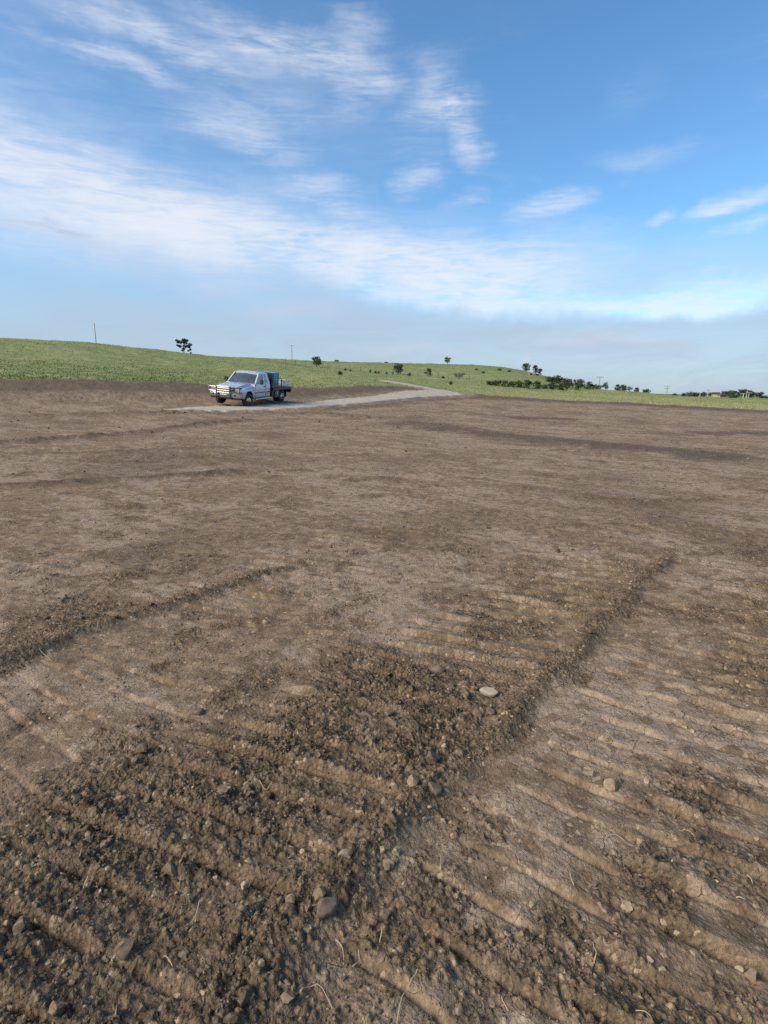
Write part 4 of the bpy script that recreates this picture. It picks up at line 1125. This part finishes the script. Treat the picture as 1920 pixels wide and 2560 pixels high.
tree('hill_bush', 1127, 966, 959, 10, 112, 'mid', 'bush', 'small round bush alone in the dry grass above the road bend', 'bush', None, 31)
tree('hill_bush', 851, 946, 939, 12, 104, 'mid', 'bush', 'small bush alone in the grass of the near hill right of the truck', 'bush', None, 32)
tree('hill_bush', 1190, 944, 938, 8, 210, 'dark', 'bush', 'small dark bush on the hillside, upper of two left of the shrub row', 'bush', None, 33)
tree('hill_bush', 1207, 954, 945, 9, 190, 'dark', 'bush', 'small dark bush on the hillside, lower of two left of the shrub row', 'bush', None, 34)
tree('hill_bush', 1248, 944, 940, 13, 220, 'mid', 'bush', 'flat bush halfway up the hill above the shrub row', 'bush', None, 35)
tree('hill_bush', 1271, 948, 940, 10, 215, 'mid', 'bush', 'upright bush halfway up the hill above the shrub row', 'bush', None, 36)
tree('hill_bush', 1326, 949, 939, 7, 225, 'dark', 'bush', 'small dark bush just right of the pale leaning pole', 'bush', None, 37)
tree('hill_tree', 1341, 954, 934, 10, 228, 'mid', 'thin', 'slim green tree on the slope below the purplish trees', 'tree', None, 38)
row = [(1226, 969, 952, 22, 138), (1243, 970, 949, 24, 139), (1262, 971, 951, 22, 138), (1280, 972, 953, 20, 138), (1297, 973, 951, 18, 140), (1318, 976, 950, 24, 139), (1342, 977, 951, 20, 134), (1361, 976, 960, 20, 142),
       (1381, 976, 955, 24, 143), (1400, 977, 958, 18, 142), (1417, 978, 945, 30, 148), (1446, 977, 948, 28, 156), (1470, 976, 954, 24, 166), (1489, 975.5, 961, 18, 178)]
for i, (px, b, t_, w_, r) in enumerate(row):
    tree('shrub', px, b, t_, w_, r, ('dark', 'dark', 'grey', 'dark', 'mid', 'dark', 'dark', 'mid')[i % 8], 'bush', ORD[i] + ' shrub from the left in the dark row at the foot of the hill', 'shrub', 'shrub row at the foot of the hill', 50 + i)
for i, (px, b, t_, w_) in enumerate(((1372, 962, 941, 22), (1390, 962, 938, 26), (1405, 965, 943, 20))):
    tree('hillside_tree', px, b, t_, w_, 190, 'dark', 'bush', ('left', 'middle', 'right')[i] + ' one of three dark trees rising behind the shrub row', 'tree', 'dark trees behind the shrub row', 70 + i)
late = [(1501, 975, 963, 8, 'mid', 'thin', 'slim sapling at the foot of the single-crossarm pole'), (1513, 976, 956, 14, 'dark', 'thin', 'dark pointed tree just right of the single-crossarm pole'),
        (1543, 976, 961, 15, 'dark', 'bush', 'broad dark bush on the grass rise, left of a touching pair'), (1556, 976, 960, 16, 'dark', 'bush', 'broad dark bush on the grass rise, right of a touching pair'),
        (1573, 979, 965, 15, 'mid', 'bare', 'loose green bush right of the touching pair on the rise'), (1591, 982, 969, 12, 'red', 'bush', 'small reddish bush between two green ones on the rise'),
        (1616, 986, 972, 19, 'dark', 'bush', 'last broad dark bush where the rise slopes down'), (1686, 992, 983, 14, 'blue', 'bush', 'lone small rounded bush left of the far tree line')]
for i, (px, b, t_, w_, st, sh, lb) in enumerate(late):
    tree('bush' if 'bush' in lb else 'young_tree', px, b, t_, w_, 200 if px < 1640 else 340, st, sh, lb, 'bush' if 'bush' in lb else 'tree', 'trees along the low grass rise', 80 + i)
far = [(1710, 993, 982, 12, 'red', 'tree', 'purplish tree at the left end of the far tree line'), (1725, 994, 979, 20, 'blue', 'tree', 'dark tree second from the left end of the far tree line'),
       (1742, 994, 981, 18, 'blue', 'tree', 'rounded tree behind the short pale pole'), (1756, 994, 980, 16, 'blue', 'tree', 'tree just left of the wide-crossarm pole'),
       (1782, 996, 981, 20, 'mid', 'tree', 'green tree standing over the tan farmhouse'), (1812, 994, 978, 18, 'blue', 'tree', 'dark tree right of the tan farmhouse'), (1828, 994, 976, 20, 'blue', 'tree', 'tall dark tree left of the highest far trees'),
       (1847, 995, 974, 22, 'blue', 'tree', 'highest far tree, left of the pale poles'), (1862, 995, 973, 22, 'blue', 'tree', 'highest far tree, behind the pale poles'), (1875, 996, 976, 16, 'blue', 'tree', 'tall far tree right of the pale poles'),
       (1833, 1000, 988, 21, 'mid', 'bush', 'round green bush in front of the far dark trees'), (1892, 999, 980, 21, 'red', 'umbrella', 'reddish flat-topped tree at far right'), (1909, 998, 990, 20, 'blue', 'bush', 'low dark bush at the right edge of the picture')]
for i, (px, b, t_, w_, st, sh, lb) in enumerate(far):
    tree('far_bush' if 'bush' in lb else 'far_tree', px, b, t_, w_, 300 if px == 1833 else 400, st, sh, lb, 'bush' if 'bush' in lb else 'tree', 'far tree line', 100 + i)

# ================================================================== farmhouse among the far trees
hp = at_r(1789, 995, 385)
hz_ = float(ground_z(hp[0], hp[1])[0])
ho = empty('farmhouse', (hp[0], hp[1], hz_ - 0.1), math.radians(-14))
tag(ho, 'small tan farmhouse with a dark roof among the far trees', 'house')
M_wall = simple('tan_plaster', (0.46, 0.37, 0.25), 0.85, 0, 0.12, 2)
M_roof = simple('dark_shingles', (0.06, 0.045, 0.045), 0.9, 0, 0.3, 3)
MB().box(-1.6, 1.6, -2.2, 2.2, 0, 1.9).build('wall', M_wall, ho)
MB().prism([(-2.5, 1.85), (2.5, 1.85), (0, 2.9)], 'x', -1.9, 1.9).build('roof', M_roof, ho)
MB().box(-1.63, -1.60, -0.5, 0.4, 0.2, 1.6).build('door', M_roof, ho)
MB().box(0.4, 1.1, -2.23, -2.20, 0.8, 1.5).build('window', M_glass, ho)
sh_ = at_r(1803, 995, 395)
o = empty('farm_shed', (sh_[0], sh_[1], float(ground_z(sh_[0], sh_[1])[0]) - 0.1), math.radians(-14))
tag(o, 'low dark red shed right of the tan farmhouse', 'shed')
M_barn = simple('dark_red_boards', (0.10, 0.04, 0.035), 0.9, 0, 0.3, 2)
MB().box(-2.2, 2.2, -1.6, 1.6, 0, 1.2).build('wall', M_barn, o)
MB().prism([(-1.9, 1.2), (1.9, 1.2), (0, 1.7)], 'x', -2.4, 2.4).build('roof', M_roof, o)

# ================================================================== grass: blades over the pasture
grass_mat, n, bs = principled('grass_blades')
tint = n.attr('tint').outputs['Fac']
dryb = n.attr('dry').outputs['Fac']
gcol = n.mix(tint, (0.156, 0.190, 0.068), (0.232, 0.258, 0.100))
gcol = n.mix(dryb, gcol, (0.33, 0.30, 0.13))
n.set(bs.inputs['Base Color'], gcol)
bs.inputs['Roughness'].default_value = 0.8; bs.inputs['Specular IOR Level'].default_value = 0.15
rg = np.random.default_rng(5)
N = 55000
r_ = 43 * np.exp(rg.uniform(0, 1, N) ** 1.9 * math.log(300 / 43))
a_ = rg.uniform(math.radians(-42), math.radians(42), N)
tx, ty = r_ * np.sin(a_), r_ * np.cos(a_)
Sg = soil(tx, ty, full=False)
keep = (Sg['grass'] > 0.25) & (rg.uniform(0, 1, N) < 0.25 + Sg['grass'])
tx, ty, r_ = tx[keep], ty[keep], r_[keep]
tz = soil(tx, ty)['z']
N = len(tx)
cl_ = fbm(tx * 0.25, ty * 0.25, 3, 19)
cl2 = fbm(tx * 0.06, ty * 0.06, 3, 23)
hgt_ = (0.05 + 0.09 * rg.uniform(0, 1, N) ** 2 + 0.08 * np.clip(cl_, 0, 1)) * (1 + 0.3 * sstep(120, 46, r_) * (rg.uniform(0, 1, N) > 0.8))
B = 5
wid = 0.022 * (1 + r_ / 60)
ph = rg.uniform(0, 2 * np.pi, (N, B)); ln_ = rg.uniform(0.15, 0.65, (N, B)) * hgt_[:, None]
off = rg.normal(0, 0.20, (N, B, 2)) * (1 + r_ / 120)[:, None, None]
fa = rg.uniform(0, np.pi, (N, B))
hb = hgt_[:, None] * rg.uniform(0.6, 1.15, (N, B))
bx, by, bz = tx[:, None] + off[..., 0], ty[:, None] + off[..., 1], tz[:, None] - 0.04 + 0 * fa
ww = wid[:, None] * rg.uniform(0.6, 1.3, (N, B))
v0 = np.stack([bx - np.cos(fa) * ww, by - np.sin(fa) * ww, bz], -1)
v1 = np.stack([bx + np.cos(fa) * ww, by + np.sin(fa) * ww, bz], -1)
v2 = np.stack([bx + np.cos(ph) * ln_, by + np.sin(ph) * ln_, bz + hb], -1)
GV = np.stack([v0, v1, v2], 2).reshape(-1, 3)
GF = np.arange(len(GV)).reshape(-1, 3)
tn = np.clip(0.5 + 0.5 * cl_[:, None] + rg.normal(0, 0.08, (N, B)), 0, 1)
dr_ = np.clip(sstep(0.15, 0.8, cl2 + 0.25 + 0.5 * sstep(0.0, 0.3, np.arctan2(tx, ty)) * sstep(150, 70, r_))[:, None] * 0.75 + rg.normal(0, 0.12, (N, B)), 0, 0.95)
me = mesh_np('grass', GV, GF, grass_mat, False, dict(tint=np.repeat(tn.ravel(), 3), dry=np.repeat(dr_.ravel(), 3)))
tag(link('grass', me), 'long green and straw-coloured pasture grass on the hills', 'grass', None, 'stuff')

# ================================================================== loose soil: clods and pebbles near the camera
clod_mat, n, bs = principled('loose_clods')
pos = n.n('ShaderNodeNewGeometry').outputs['Position']
rnd = n.attr('tint').outputs['Fac']
cc, mid, fine, gd = soil_colour(n, pos, n.ramp(rnd, 0.75, 1.0, 0, 0.35), 0.0, 0.75, rnd)
n.set(bs.inputs['Base Color'], cc); bs.inputs['Roughness'].default_value = 0.95; bs.inputs['Specular IOR Level'].default_value = 0.2
n.set(bs.inputs['Normal'], n.n('ShaderNodeBump', {'Height': n.math('ADD', n.math('MULTIPLY', fine, 0.012), n.math('MULTIPLY', mid, 0.02)), 'Strength': 0.8}))
peb_mat, n, bs = principled('pebbles')
rnd = n.attr('tint').outputs['Fac']
pos = n.n('ShaderNodeNewGeometry').outputs['Position']
pcol = n.mix(rnd, (0.17, 0.125, 0.075), (0.46, 0.37, 0.24))
pcol = n.mix(n.ramp(n.noise(pos, 90, 3).outputs[0], 0.4, 0.7, 0, 0.5), pcol, (0.16, 0.12, 0.085))
n.set(bs.inputs['Base Color'], pcol); bs.inputs['Roughness'].default_value = 0.85
import bmesh
def ico(sub):
    bm = bmesh.new(); bmesh.ops.create_icosphere(bm, subdivisions=sub, radius=1)
    v = np.array([x.co[:] for x in bm.verts]); f = np.array([[q.index for q in p.verts] for p in bm.faces]); bm.free()
    return v, f
def lump_variants(sub, count, seed, amp):
    rgl = np.random.default_rng(seed); v, f = ico(sub); out_ = []
    for k in range(count):
        w_ = v.copy()
        for _ in range(9):       # chip facets off
            d = rgl.normal(size=3); d /= np.linalg.norm(d)
            c_ = rgl.uniform(0.42, 0.80); pr = w_ @ d
            w_ = w_ - np.clip(pr - c_, 0, 1)[:, None] * d
        w_ = w_ * (1 + rgl.normal(0, amp, (len(v), 1))) * rgl.uniform(0.55, 1.3, 3)
        out_.append(w_)
    return out_, f
def scatter_lumps(name, x, y, size, sub, mat, seed, tint, amp=0.10, sink=0.35, flat=0.8):
    rgl = np.random.default_rng(seed)
    vs_, f = lump_variants(sub, 14, seed, amp)
    vs_ = np.array(vs_)
    z = soil(x, y)['z']
    k = rgl.integers(0, 14, len(x))
    an = rgl.uniform(0, 2 * np.pi, len(x))
    v = vs_[k] * size[:, None, None]
    ca, sa = np.cos(an)[:, None], np.sin(an)[:, None]
    X = v[..., 0] * ca - v[..., 1] * sa + x[:, None]; Y = v[..., 0] * sa + v[..., 1] * ca + y[:, None]
    Z = v[..., 2] * flat + (z + size * rgl.uniform(-0.1, 0.55, len(x)))[:, None]
    nv = v.shape[1]
    F_ = (f[None] + (np.arange(len(x)) * nv)[:, None, None]).reshape(-1, 3)
    me = mesh_np(name, np.stack([X, Y, Z], -1).reshape(-1, 3), F_, mat, True, dict(tint=np.repeat(tint, nv)))
    me.set_sharp_from_angle(angle=math.radians(28))
    return link(name, me)
def sample_rough(nn, seed, rmax, power=1.0, rmin=1.0, crumb=False):
    rgl = np.random.default_rng(seed)
    q = rmin + (rmax - rmin) * rgl.uniform(0, 1, nn * 4) ** 1.3
    a = rgl.uniform(math.radians(-46), math.radians(46), nn * 4)
    x, y = q * np.sin(a), q * np.cos(a) - 0.15
    ro = soil(x, y)['crumb' if crumb else 'rough']
    k = rgl.uniform(0, 1, len(x)) < np.clip(ro, 0.0, 1) ** power * np.clip(0.42 + 1.3 * fbm(x * 3, y * 3, 3, seed), 0.03, 1)
    x, y = x[k][:nn], y[k][:nn]
    return x, y
rgl = np.random.default_rng(8)
x, y = sample_rough(2900, 61, 6.0, 1.3)
sz = 0.007 + 0.024 * rgl.uniform(0, 1, len(x)) ** 5
tag(scatter_lumps('soil_clods', x, y, sz, 2, clod_mat, 62, rgl.uniform(0, 1, len(x))), 'loose brown clods of turned earth along the tracks', 'soil', None, 'stuff')
nM = 2600
q = 5.5 + 26 * rgl.uniform(0, 1, nM) ** 1.6; a = rgl.uniform(math.radians(-44), math.radians(44), nM)
x, y = q * np.sin(a), q * np.cos(a)
k = rgl.uniform(0, 1, nM) < np.clip(0.25 + 0.75 * soil(x, y)['rough'], 0, 1)
x, y, q = x[k], y[k], q[k]
sz = (0.010 + 0.022 * rgl.uniform(0, 1, len(x)) ** 4) * (0.7 + 0.06 * q)
tag(scatter_lumps('field_clods', x, y, sz, 1, clod_mat, 69, rgl.uniform(0, 1, len(x)), sink=0.3), 'scattered earth clods across the graded pad', 'soil', None, 'stuff')
x, y = sample_rough(18000, 65, 7.0, 1.0, crumb=True)
sz = (0.0035 + 0.0065 * rgl.uniform(0, 1, len(x)) ** 2.2) * (0.8 + 0.12 * np.hypot(x, y))
tag(scatter_lumps('soil_crumbs', x, y, sz, 1, clod_mat, 66, rgl.uniform(0, 1, len(x))), 'small loose crumbs of brown earth', 'soil', None, 'stuff')
nC = 20000
q = 1.05 + 4.2 * rgl.uniform(0, 1, nC) ** 1.5; a = rgl.uniform(math.radians(-46), math.radians(46), nC)
x, y = q * np.sin(a), q * np.cos(a)
k = rgl.uniform(0, 1, nC) < np.clip(0.55 + 1.0 * fbm(x * 2.4, y * 2.4, 3, 88), 0.12, 1)
x, y = x[k], y[k]
sz = (0.0016 + 0.0048 * rgl.uniform(0, 1, len(x)) ** 3) * (0.8 + 0.2 * np.hypot(x, y))
tag(scatter_lumps('soil_grains', x, y, sz, 1, clod_mat, 70, rgl.uniform(0, 1, len(x)), sink=0.3), 'fine broken grains of dry earth lying on the prints', 'soil', None, 'stuff')
nP = 1500
q = 1.0 + 11 * rgl.uniform(0, 1, nP) ** 1.7; a = rgl.uniform(math.radians(-46), math.radians(46), nP)
x, y = q * np.sin(a), q * np.cos(a)
sz = (0.0028 + 0.006 * rgl.uniform(0, 1, nP) ** 4) * (0.8 + q * 0.10)
tag(scatter_lumps('pebbles', x, y, sz, 1, peb_mat, 67, rgl.uniform(0, 1, nP) ** 1.5, sink=0.2), 'small tan pebbles scattered over the bare earth', 'pebbles', None, 'stuff')

# ---- stones and clods one can point to
def rock_mat(name, c0, c1, sc_=18):
    m, n, bs = principled(name)
    p = n.n('ShaderNodeTexCoord').outputs['Object']
    nz = n.noise(p, sc_, 5, 0.65).outputs[0]; nf = n.noise(p, sc_ * 9, 3, 0.7).outputs[0]
    n.set(bs.inputs['Base Color'], n.mix(n.ramp(n.math('ADD', n.math('MULTIPLY', nz, 0.7), n.math('MULTIPLY', nf, 0.3)), 0.35, 0.65), c0, c1))
    bs.inputs['Roughness'].default_value = 0.9
    n.set(bs.inputs['Normal'], n.n('ShaderNodeBump', {'Height': n.math('ADD', n.math('MULTIPLY', nz, 0.01), n.math('MULTIPLY', nf, 0.003)), 'Strength': 0.8}))
    return m
M_sand = rock_mat('pale_sandstone', (0.34, 0.25, 0.18), (0.45, 0.355, 0.28))
M_tan = rock_mat('tan_clod', (0.19, 0.135, 0.082), (0.33, 0.25, 0.16), 30)
M_brown = rock_mat('brown_clod', (0.10, 0.070, 0.046), (0.19, 0.138, 0.095), 30)
M_yel = rock_mat('yellowish_stone', (0.22, 0.17, 0.10), (0.44, 0.36, 0.22), 40)
M_pink = rock_mat('pinkish_stone', (0.36, 0.22, 0.15), (0.48, 0.32, 0.24), 40)
def stone(name, px, py, wpx, mat, label, seed, asp=(1, 0.75, 0.6), rot=0.0, cat='stone', group=None, sub=3, sink=0.36):
    g_ = gnd(px * K, py * K)
    x, y = float(g_[0]), float(g_[1])
    for _ in range(3):
        z = float(ground_z(x, y)[0]); g_ = gnd(px * K, py * K, z); x, y = float(g_[0]), float(g_[1])
    dist_ = math.sqrt(x * x + y * y + CAM_H ** 2)
    R = wpx * K / F_PX * dist_ / 2
    vs_, f = lump_variants(sub, 1, seed, 0.012)
    v = vs_[0]
    v = v * (1 + 0.10 * fbm(v[:, 0] * 1.9 + seed, v[:, 1] * 1.9 + v[:, 2] * 1.3, 3, seed))[:, None]
    v = v / np.abs(v).max(0) * R * np.array(asp)
    me = mesh_np(name, v, f, mat, True)
    me.set_sharp_from_angle(angle=math.radians(32))
    o = link(name, me, None, (x, y, z + R * asp[2] * (1 - 2 * sink)))
    o.rotation_euler = (0, 0, rot)
    return tag(o, label, cat, group)
# the pale slab
g_ = gnd(1056 * K, 1487 * K, 0.03)
slab = MB()
o8 = [(-0.062, 0.004), (-0.040, 0.030), (-0.008, 0.040), (0.030, 0.030), (0.062, 0.006), (0.040, -0.026), (0.005, -0.032), (-0.035, -0.020)]
lo = [(a * 0.86, b * 0.80, 0.0) for a, b in o8]
mi = [(a, b, 0.022 + 0.004 * (i % 2)) for i, (a, b) in enumerate(o8)]
hi = [(a * 0.80, b * 0.80 + 0.006, 0.034 - 0.004 * (i % 3)) for i, (a, b) in enumerate(o8)]
slab.add(lo + mi + hi, [tuple(range(8))[::-1], tuple(range(16, 24))] + [(r0 * 8 + i, r0 * 8 + (i + 1) % 8, r0 * 8 + 8 + (i + 1) % 8, r0 * 8 + 8 + i) for r0 in (0, 1) for i in range(8)])
so_ = slab.build('sandstone_slab', M_sand, None, smooth=True, bevel=0.003, loc=(g_[0], g_[1], float(ground_z(g_[0] + np.array([-0.03, 0, 0.03]), g_[1] + np.zeros(3)).max()) + 0.006))
so_.rotation_euler = (math.radians(10), math.radians(3), math.radians(-10))
so_.scale = (0.85, 0.85, 0.85)
tag(so_, 'pale pinkish sandstone slab lying on the earth berm', 'stone')
STONES = [
    (850, 1566, 60, M_brown, 'long rounded clod pressed into a bar at the berm', (1, 0.30, 0.32), -0.75), (792, 1548, 50, M_brown, 'long clod left of the rounded bar of earth', (1, 0.33, 0.3), -0.45),
    (1290, 1690, 24, M_tan, 'tan clod at the top of the crumbled heap on the right track', (1, 0.8, 0.7), 0.3), (1318, 1702, 28, M_tan, 'largest tan clod of the crumbled heap on the right track', (1, 0.9, 0.8), 1.1), (1275, 1672, 26, M_tan, 'flat tan clod behind the crumbled heap on the right track', (1, 0.7, 0.5), 0.2),
    (1338, 1690, 18, M_brown, 'brown clod at the right of the crumbled heap', (1, 0.8, 0.8), 0.0), (1302, 1712, 18, M_tan, 'small tan clod at the front of the crumbled heap', (1, 0.9, 0.8), 2.0),
    (703, 1960, 44, M_brown, 'large brown clod at the edge of the loose strip', (1, 0.85, 0.95), 0.5), (745, 1848, 30, M_tan, 'pale lumpy clod beside the berm in the lower middle', (1, 0.6, 0.7), 0.4),
    (826, 1838, 17, M_yel, 'left one of two pale pointed stones in the lower middle', (0.8, 0.7, 1.2), 0.2), (857, 1843, 20, M_yel, 'right one of two pale pointed stones in the lower middle', (0.9, 0.7, 1.1), 0.9),
    (838, 1868, 26, M_tan, 'flat greyish tan clod below the two pale pointed stones', (1, 0.8, 0.5), 0.0), (935, 1640, 30, M_brown, 'brown clod on the berm below the sandstone slab', (1, 0.8, 0.9), 1.0),
    (893, 1690, 26, M_tan, 'reddish tan clod on the berm beside the right track', (1, 0.8, 0.9), 0.7), (938, 1708, 30, M_brown, 'big rounded clod low on the berm', (1, 0.9, 0.9), 0.1), (1030, 1545, 24, M_brown, 'clod on the berm just below the slab', (1, 0.8, 0.8), 2.2), (1062, 1540, 26, M_brown, 'clod right of the one just below the slab', (1, 0.8, 0.8), 1.2),
    (960, 1612, 14, M_yel, 'small yellowish stone on the berm', (1, 0.9, 0.9), 0), (927, 1745, 12, M_pink, 'small brick-red stone on the right track edge', (1, 0.9, 0.8), 0), (917, 1772, 14, M_tan, 'small greenish tan stone below the brick-red one', (1, 0.8, 0.8), 0),
    (1150, 1955, 13, M_yel, 'yellow stone right of a bar print in the lower right', (1, 0.9, 0.9), 0), (1358, 1962, 22, M_tan, 'broad tan stone in the lower right', (1, 0.9, 0.7), 0.4), (1283, 1912, 14, M_brown, 'upright narrow stone in the lower right', (0.7, 0.6, 1.3), 0.4), (1480, 1572, 11, M_yel, 'left one of a pair of yellow stones on the right', (1, 0.8, 0.8), 0), (1497, 1581, 12, M_yel, 'right one of a pair of yellow stones on the right', (1, 0.8, 0.8), 0),
    (1395, 1690, 12, M_pink, 'small pinkish stone right of the crumbled heap', (1, 0.8, 0.8), 0), (1333, 1722, 12, M_yel, 'small pale stone in front of the crumbled heap', (1, 0.8, 0.8), 0), (1625, 2110, 22, M_tan, 'tan stone near the lower right corner', (1, 0.8, 0.8), 0.3), (1597, 2095, 14, M_yel, 'small yellow stone near the lower right corner', (1, 0.8, 0.8), 0),
    (1430, 2095, 13, M_yel, 'yellow stone left of the tan one near the lower right', (1, 0.8, 0.8), 0), (1403, 2075, 14, M_pink, 'pinkish stone in the middle of the lower right', (1, 0.8, 0.9), 0), (528, 1915, 14, M_yel, 'pale stone in the loose strip, lower left', (0.9, 0.8, 1.1), 0.4), (655, 1842, 14, M_yel, 'pale stone at the far side of the loose strip', (1, 0.8, 0.9), 0), (428, 1540, 34, M_brown, 'dark clod alone on the cracked crust at left', (1, 0.7, 0.7), 0.2),
    (575, 1345, 16, M_tan, 'small tan clod alone on the middle track', (1, 0.7, 0.7), 0.2), (206, 1790, 18, M_pink, 'small pinkish clod left of the loose strip', (1, 0.7, 0.5), 0.2), (1130, 1338, 15, M_yel, 'pale stone on the upper part of the berm', (1, 0.8, 0.7), 0.2), (1125, 1345, 14, M_tan, 'tan stone beside the pale one on the upper berm', (1, 0.8, 0.7), 0.2), (940, 1450, 40, M_brown, 'dark lumpy clod where the loose strip begins', (1, 0.6, 0.7), -0.4),
]
for i, (px, py, wp, mt, lb, asp, rot) in enumerate(STONES):
    cl__ = 'clod' in lb
    stone('earth_clod' if cl__ else 'stone', px, py, wp, mt, lb, 300 + i, asp, rot, 'clod' if cl__ else 'stone', 'clods beside the tracks' if cl__ else 'stones on the bare earth')

# ---- roots and straws
M_straw = simple('dry_straw', (0.40, 0.31, 0.18), 0.8, 0, 0.15, 30)
ROOTS = [
    ([(858, 2190), (868, 2140), (884, 2112), (905, 2085)], 'long pale curved root at the bottom of the picture, right of centre'), ([(648, 2130), (668, 2116), (692, 2114), (718, 2155)], 'bent pale root at the bottom of the picture, left of centre'),
    ([(762, 2062), (776, 2050), (774, 2032)], 'short pale straw fork in the lower middle'), ([(178, 1905), (196, 1880)], 'thick short straw in the lower left'), ([(172, 1850), (178, 1828)], 'upright short straw above the thick one, lower left'),
    ([(372, 2080), (362, 2060), (352, 2050)], 'thin curved root on the near bar print, left'), ([(820, 2020), (826, 2000), (830, 1990)], 'thin straw in the middle foreground'), ([(952, 1870), (953, 1848), (951, 1830)], 'thin upright straw on the right track'),
    ([(1285, 2062), (1290, 2040), (1282, 2020)], 'thin pale root among crumbs in the lower right'), ([(1375, 2170), (1395, 2176), (1410, 2190)], 'pale straw at the bottom right'), ([(1475, 1785), (1490, 1788), (1502, 1796)], 'thin straw on the pale track print'),
    ([(1310, 1798), (1330, 1795), (1352, 1805)], 'thin pale straw beside the crumbled heap'), ([(1062, 1472), (1075, 1466), (1092, 1463)], 'dry stalk lying behind the sandstone slab'), ([(85, 1402), (102, 1412), (110, 1420)], 'thin straw beside the left berm'),
    ([(1615, 1880), (1628, 1896)], 'short straw at the right edge'), ([(1592, 1930), (1610, 1936)], 'pale straw among the bar prints at right'), ([(1100, 2290 / 1.06), (1085, 2140), (1092, 2120)], 'thin root in the crumbs, lower middle right'),
    ([(1240, 1905), (1232, 1880), (1236, 1860)], 'thin upright root on the lower right track'), ([(560, 1690), (575, 1700), (588, 1690)], 'thin root in the middle of the loose strip'), ([(430, 1930), (424, 1960), (410, 1975)], 'pale root hanging down a bar print, lower left'),
    ([(1530, 1560), (1540, 1545)], 'short straw on the far right prints'), ([(725, 2010), (740, 2030), (742, 2050)], 'thin curved root right of the large brown clod'),
]
for i, (pp, lb) in enumerate(ROOTS):
    pts = []
    for px, py in pp:
        g_ = gnd(px * K, py * K, 0.02)
        pts.append((g_[0], g_[1]))
    cv = catmull(pts, 5)
    zz = ground_z(cv[:, 0], cv[:, 1])
    zz = np.maximum(zz, np.convolve(np.pad(zz, 2, mode='edge'), np.ones(5) / 5, 'valid')) + 0.005 + 0.006 * np.sin(np.linspace(0, math.pi, len(cv)))
    base = Vector((cv[0][0], cv[0][1], zz[0]))
    rad_ = np.linspace(0.0017, 0.0009, len(cv)) * (1.0 if len(pp) > 2 else 1.2)
    o = MB().tube([Vector((a, b, c_)) - base for (a, b), c_ in zip(cv, zz)], rad_.tolist(), 6).build('root' if 'root' in lb else 'straw', M_straw, None, smooth=True, loc=base)
    tag(o, lb, 'root' if 'root' in lb else 'straw', 'roots and straws on the earth')
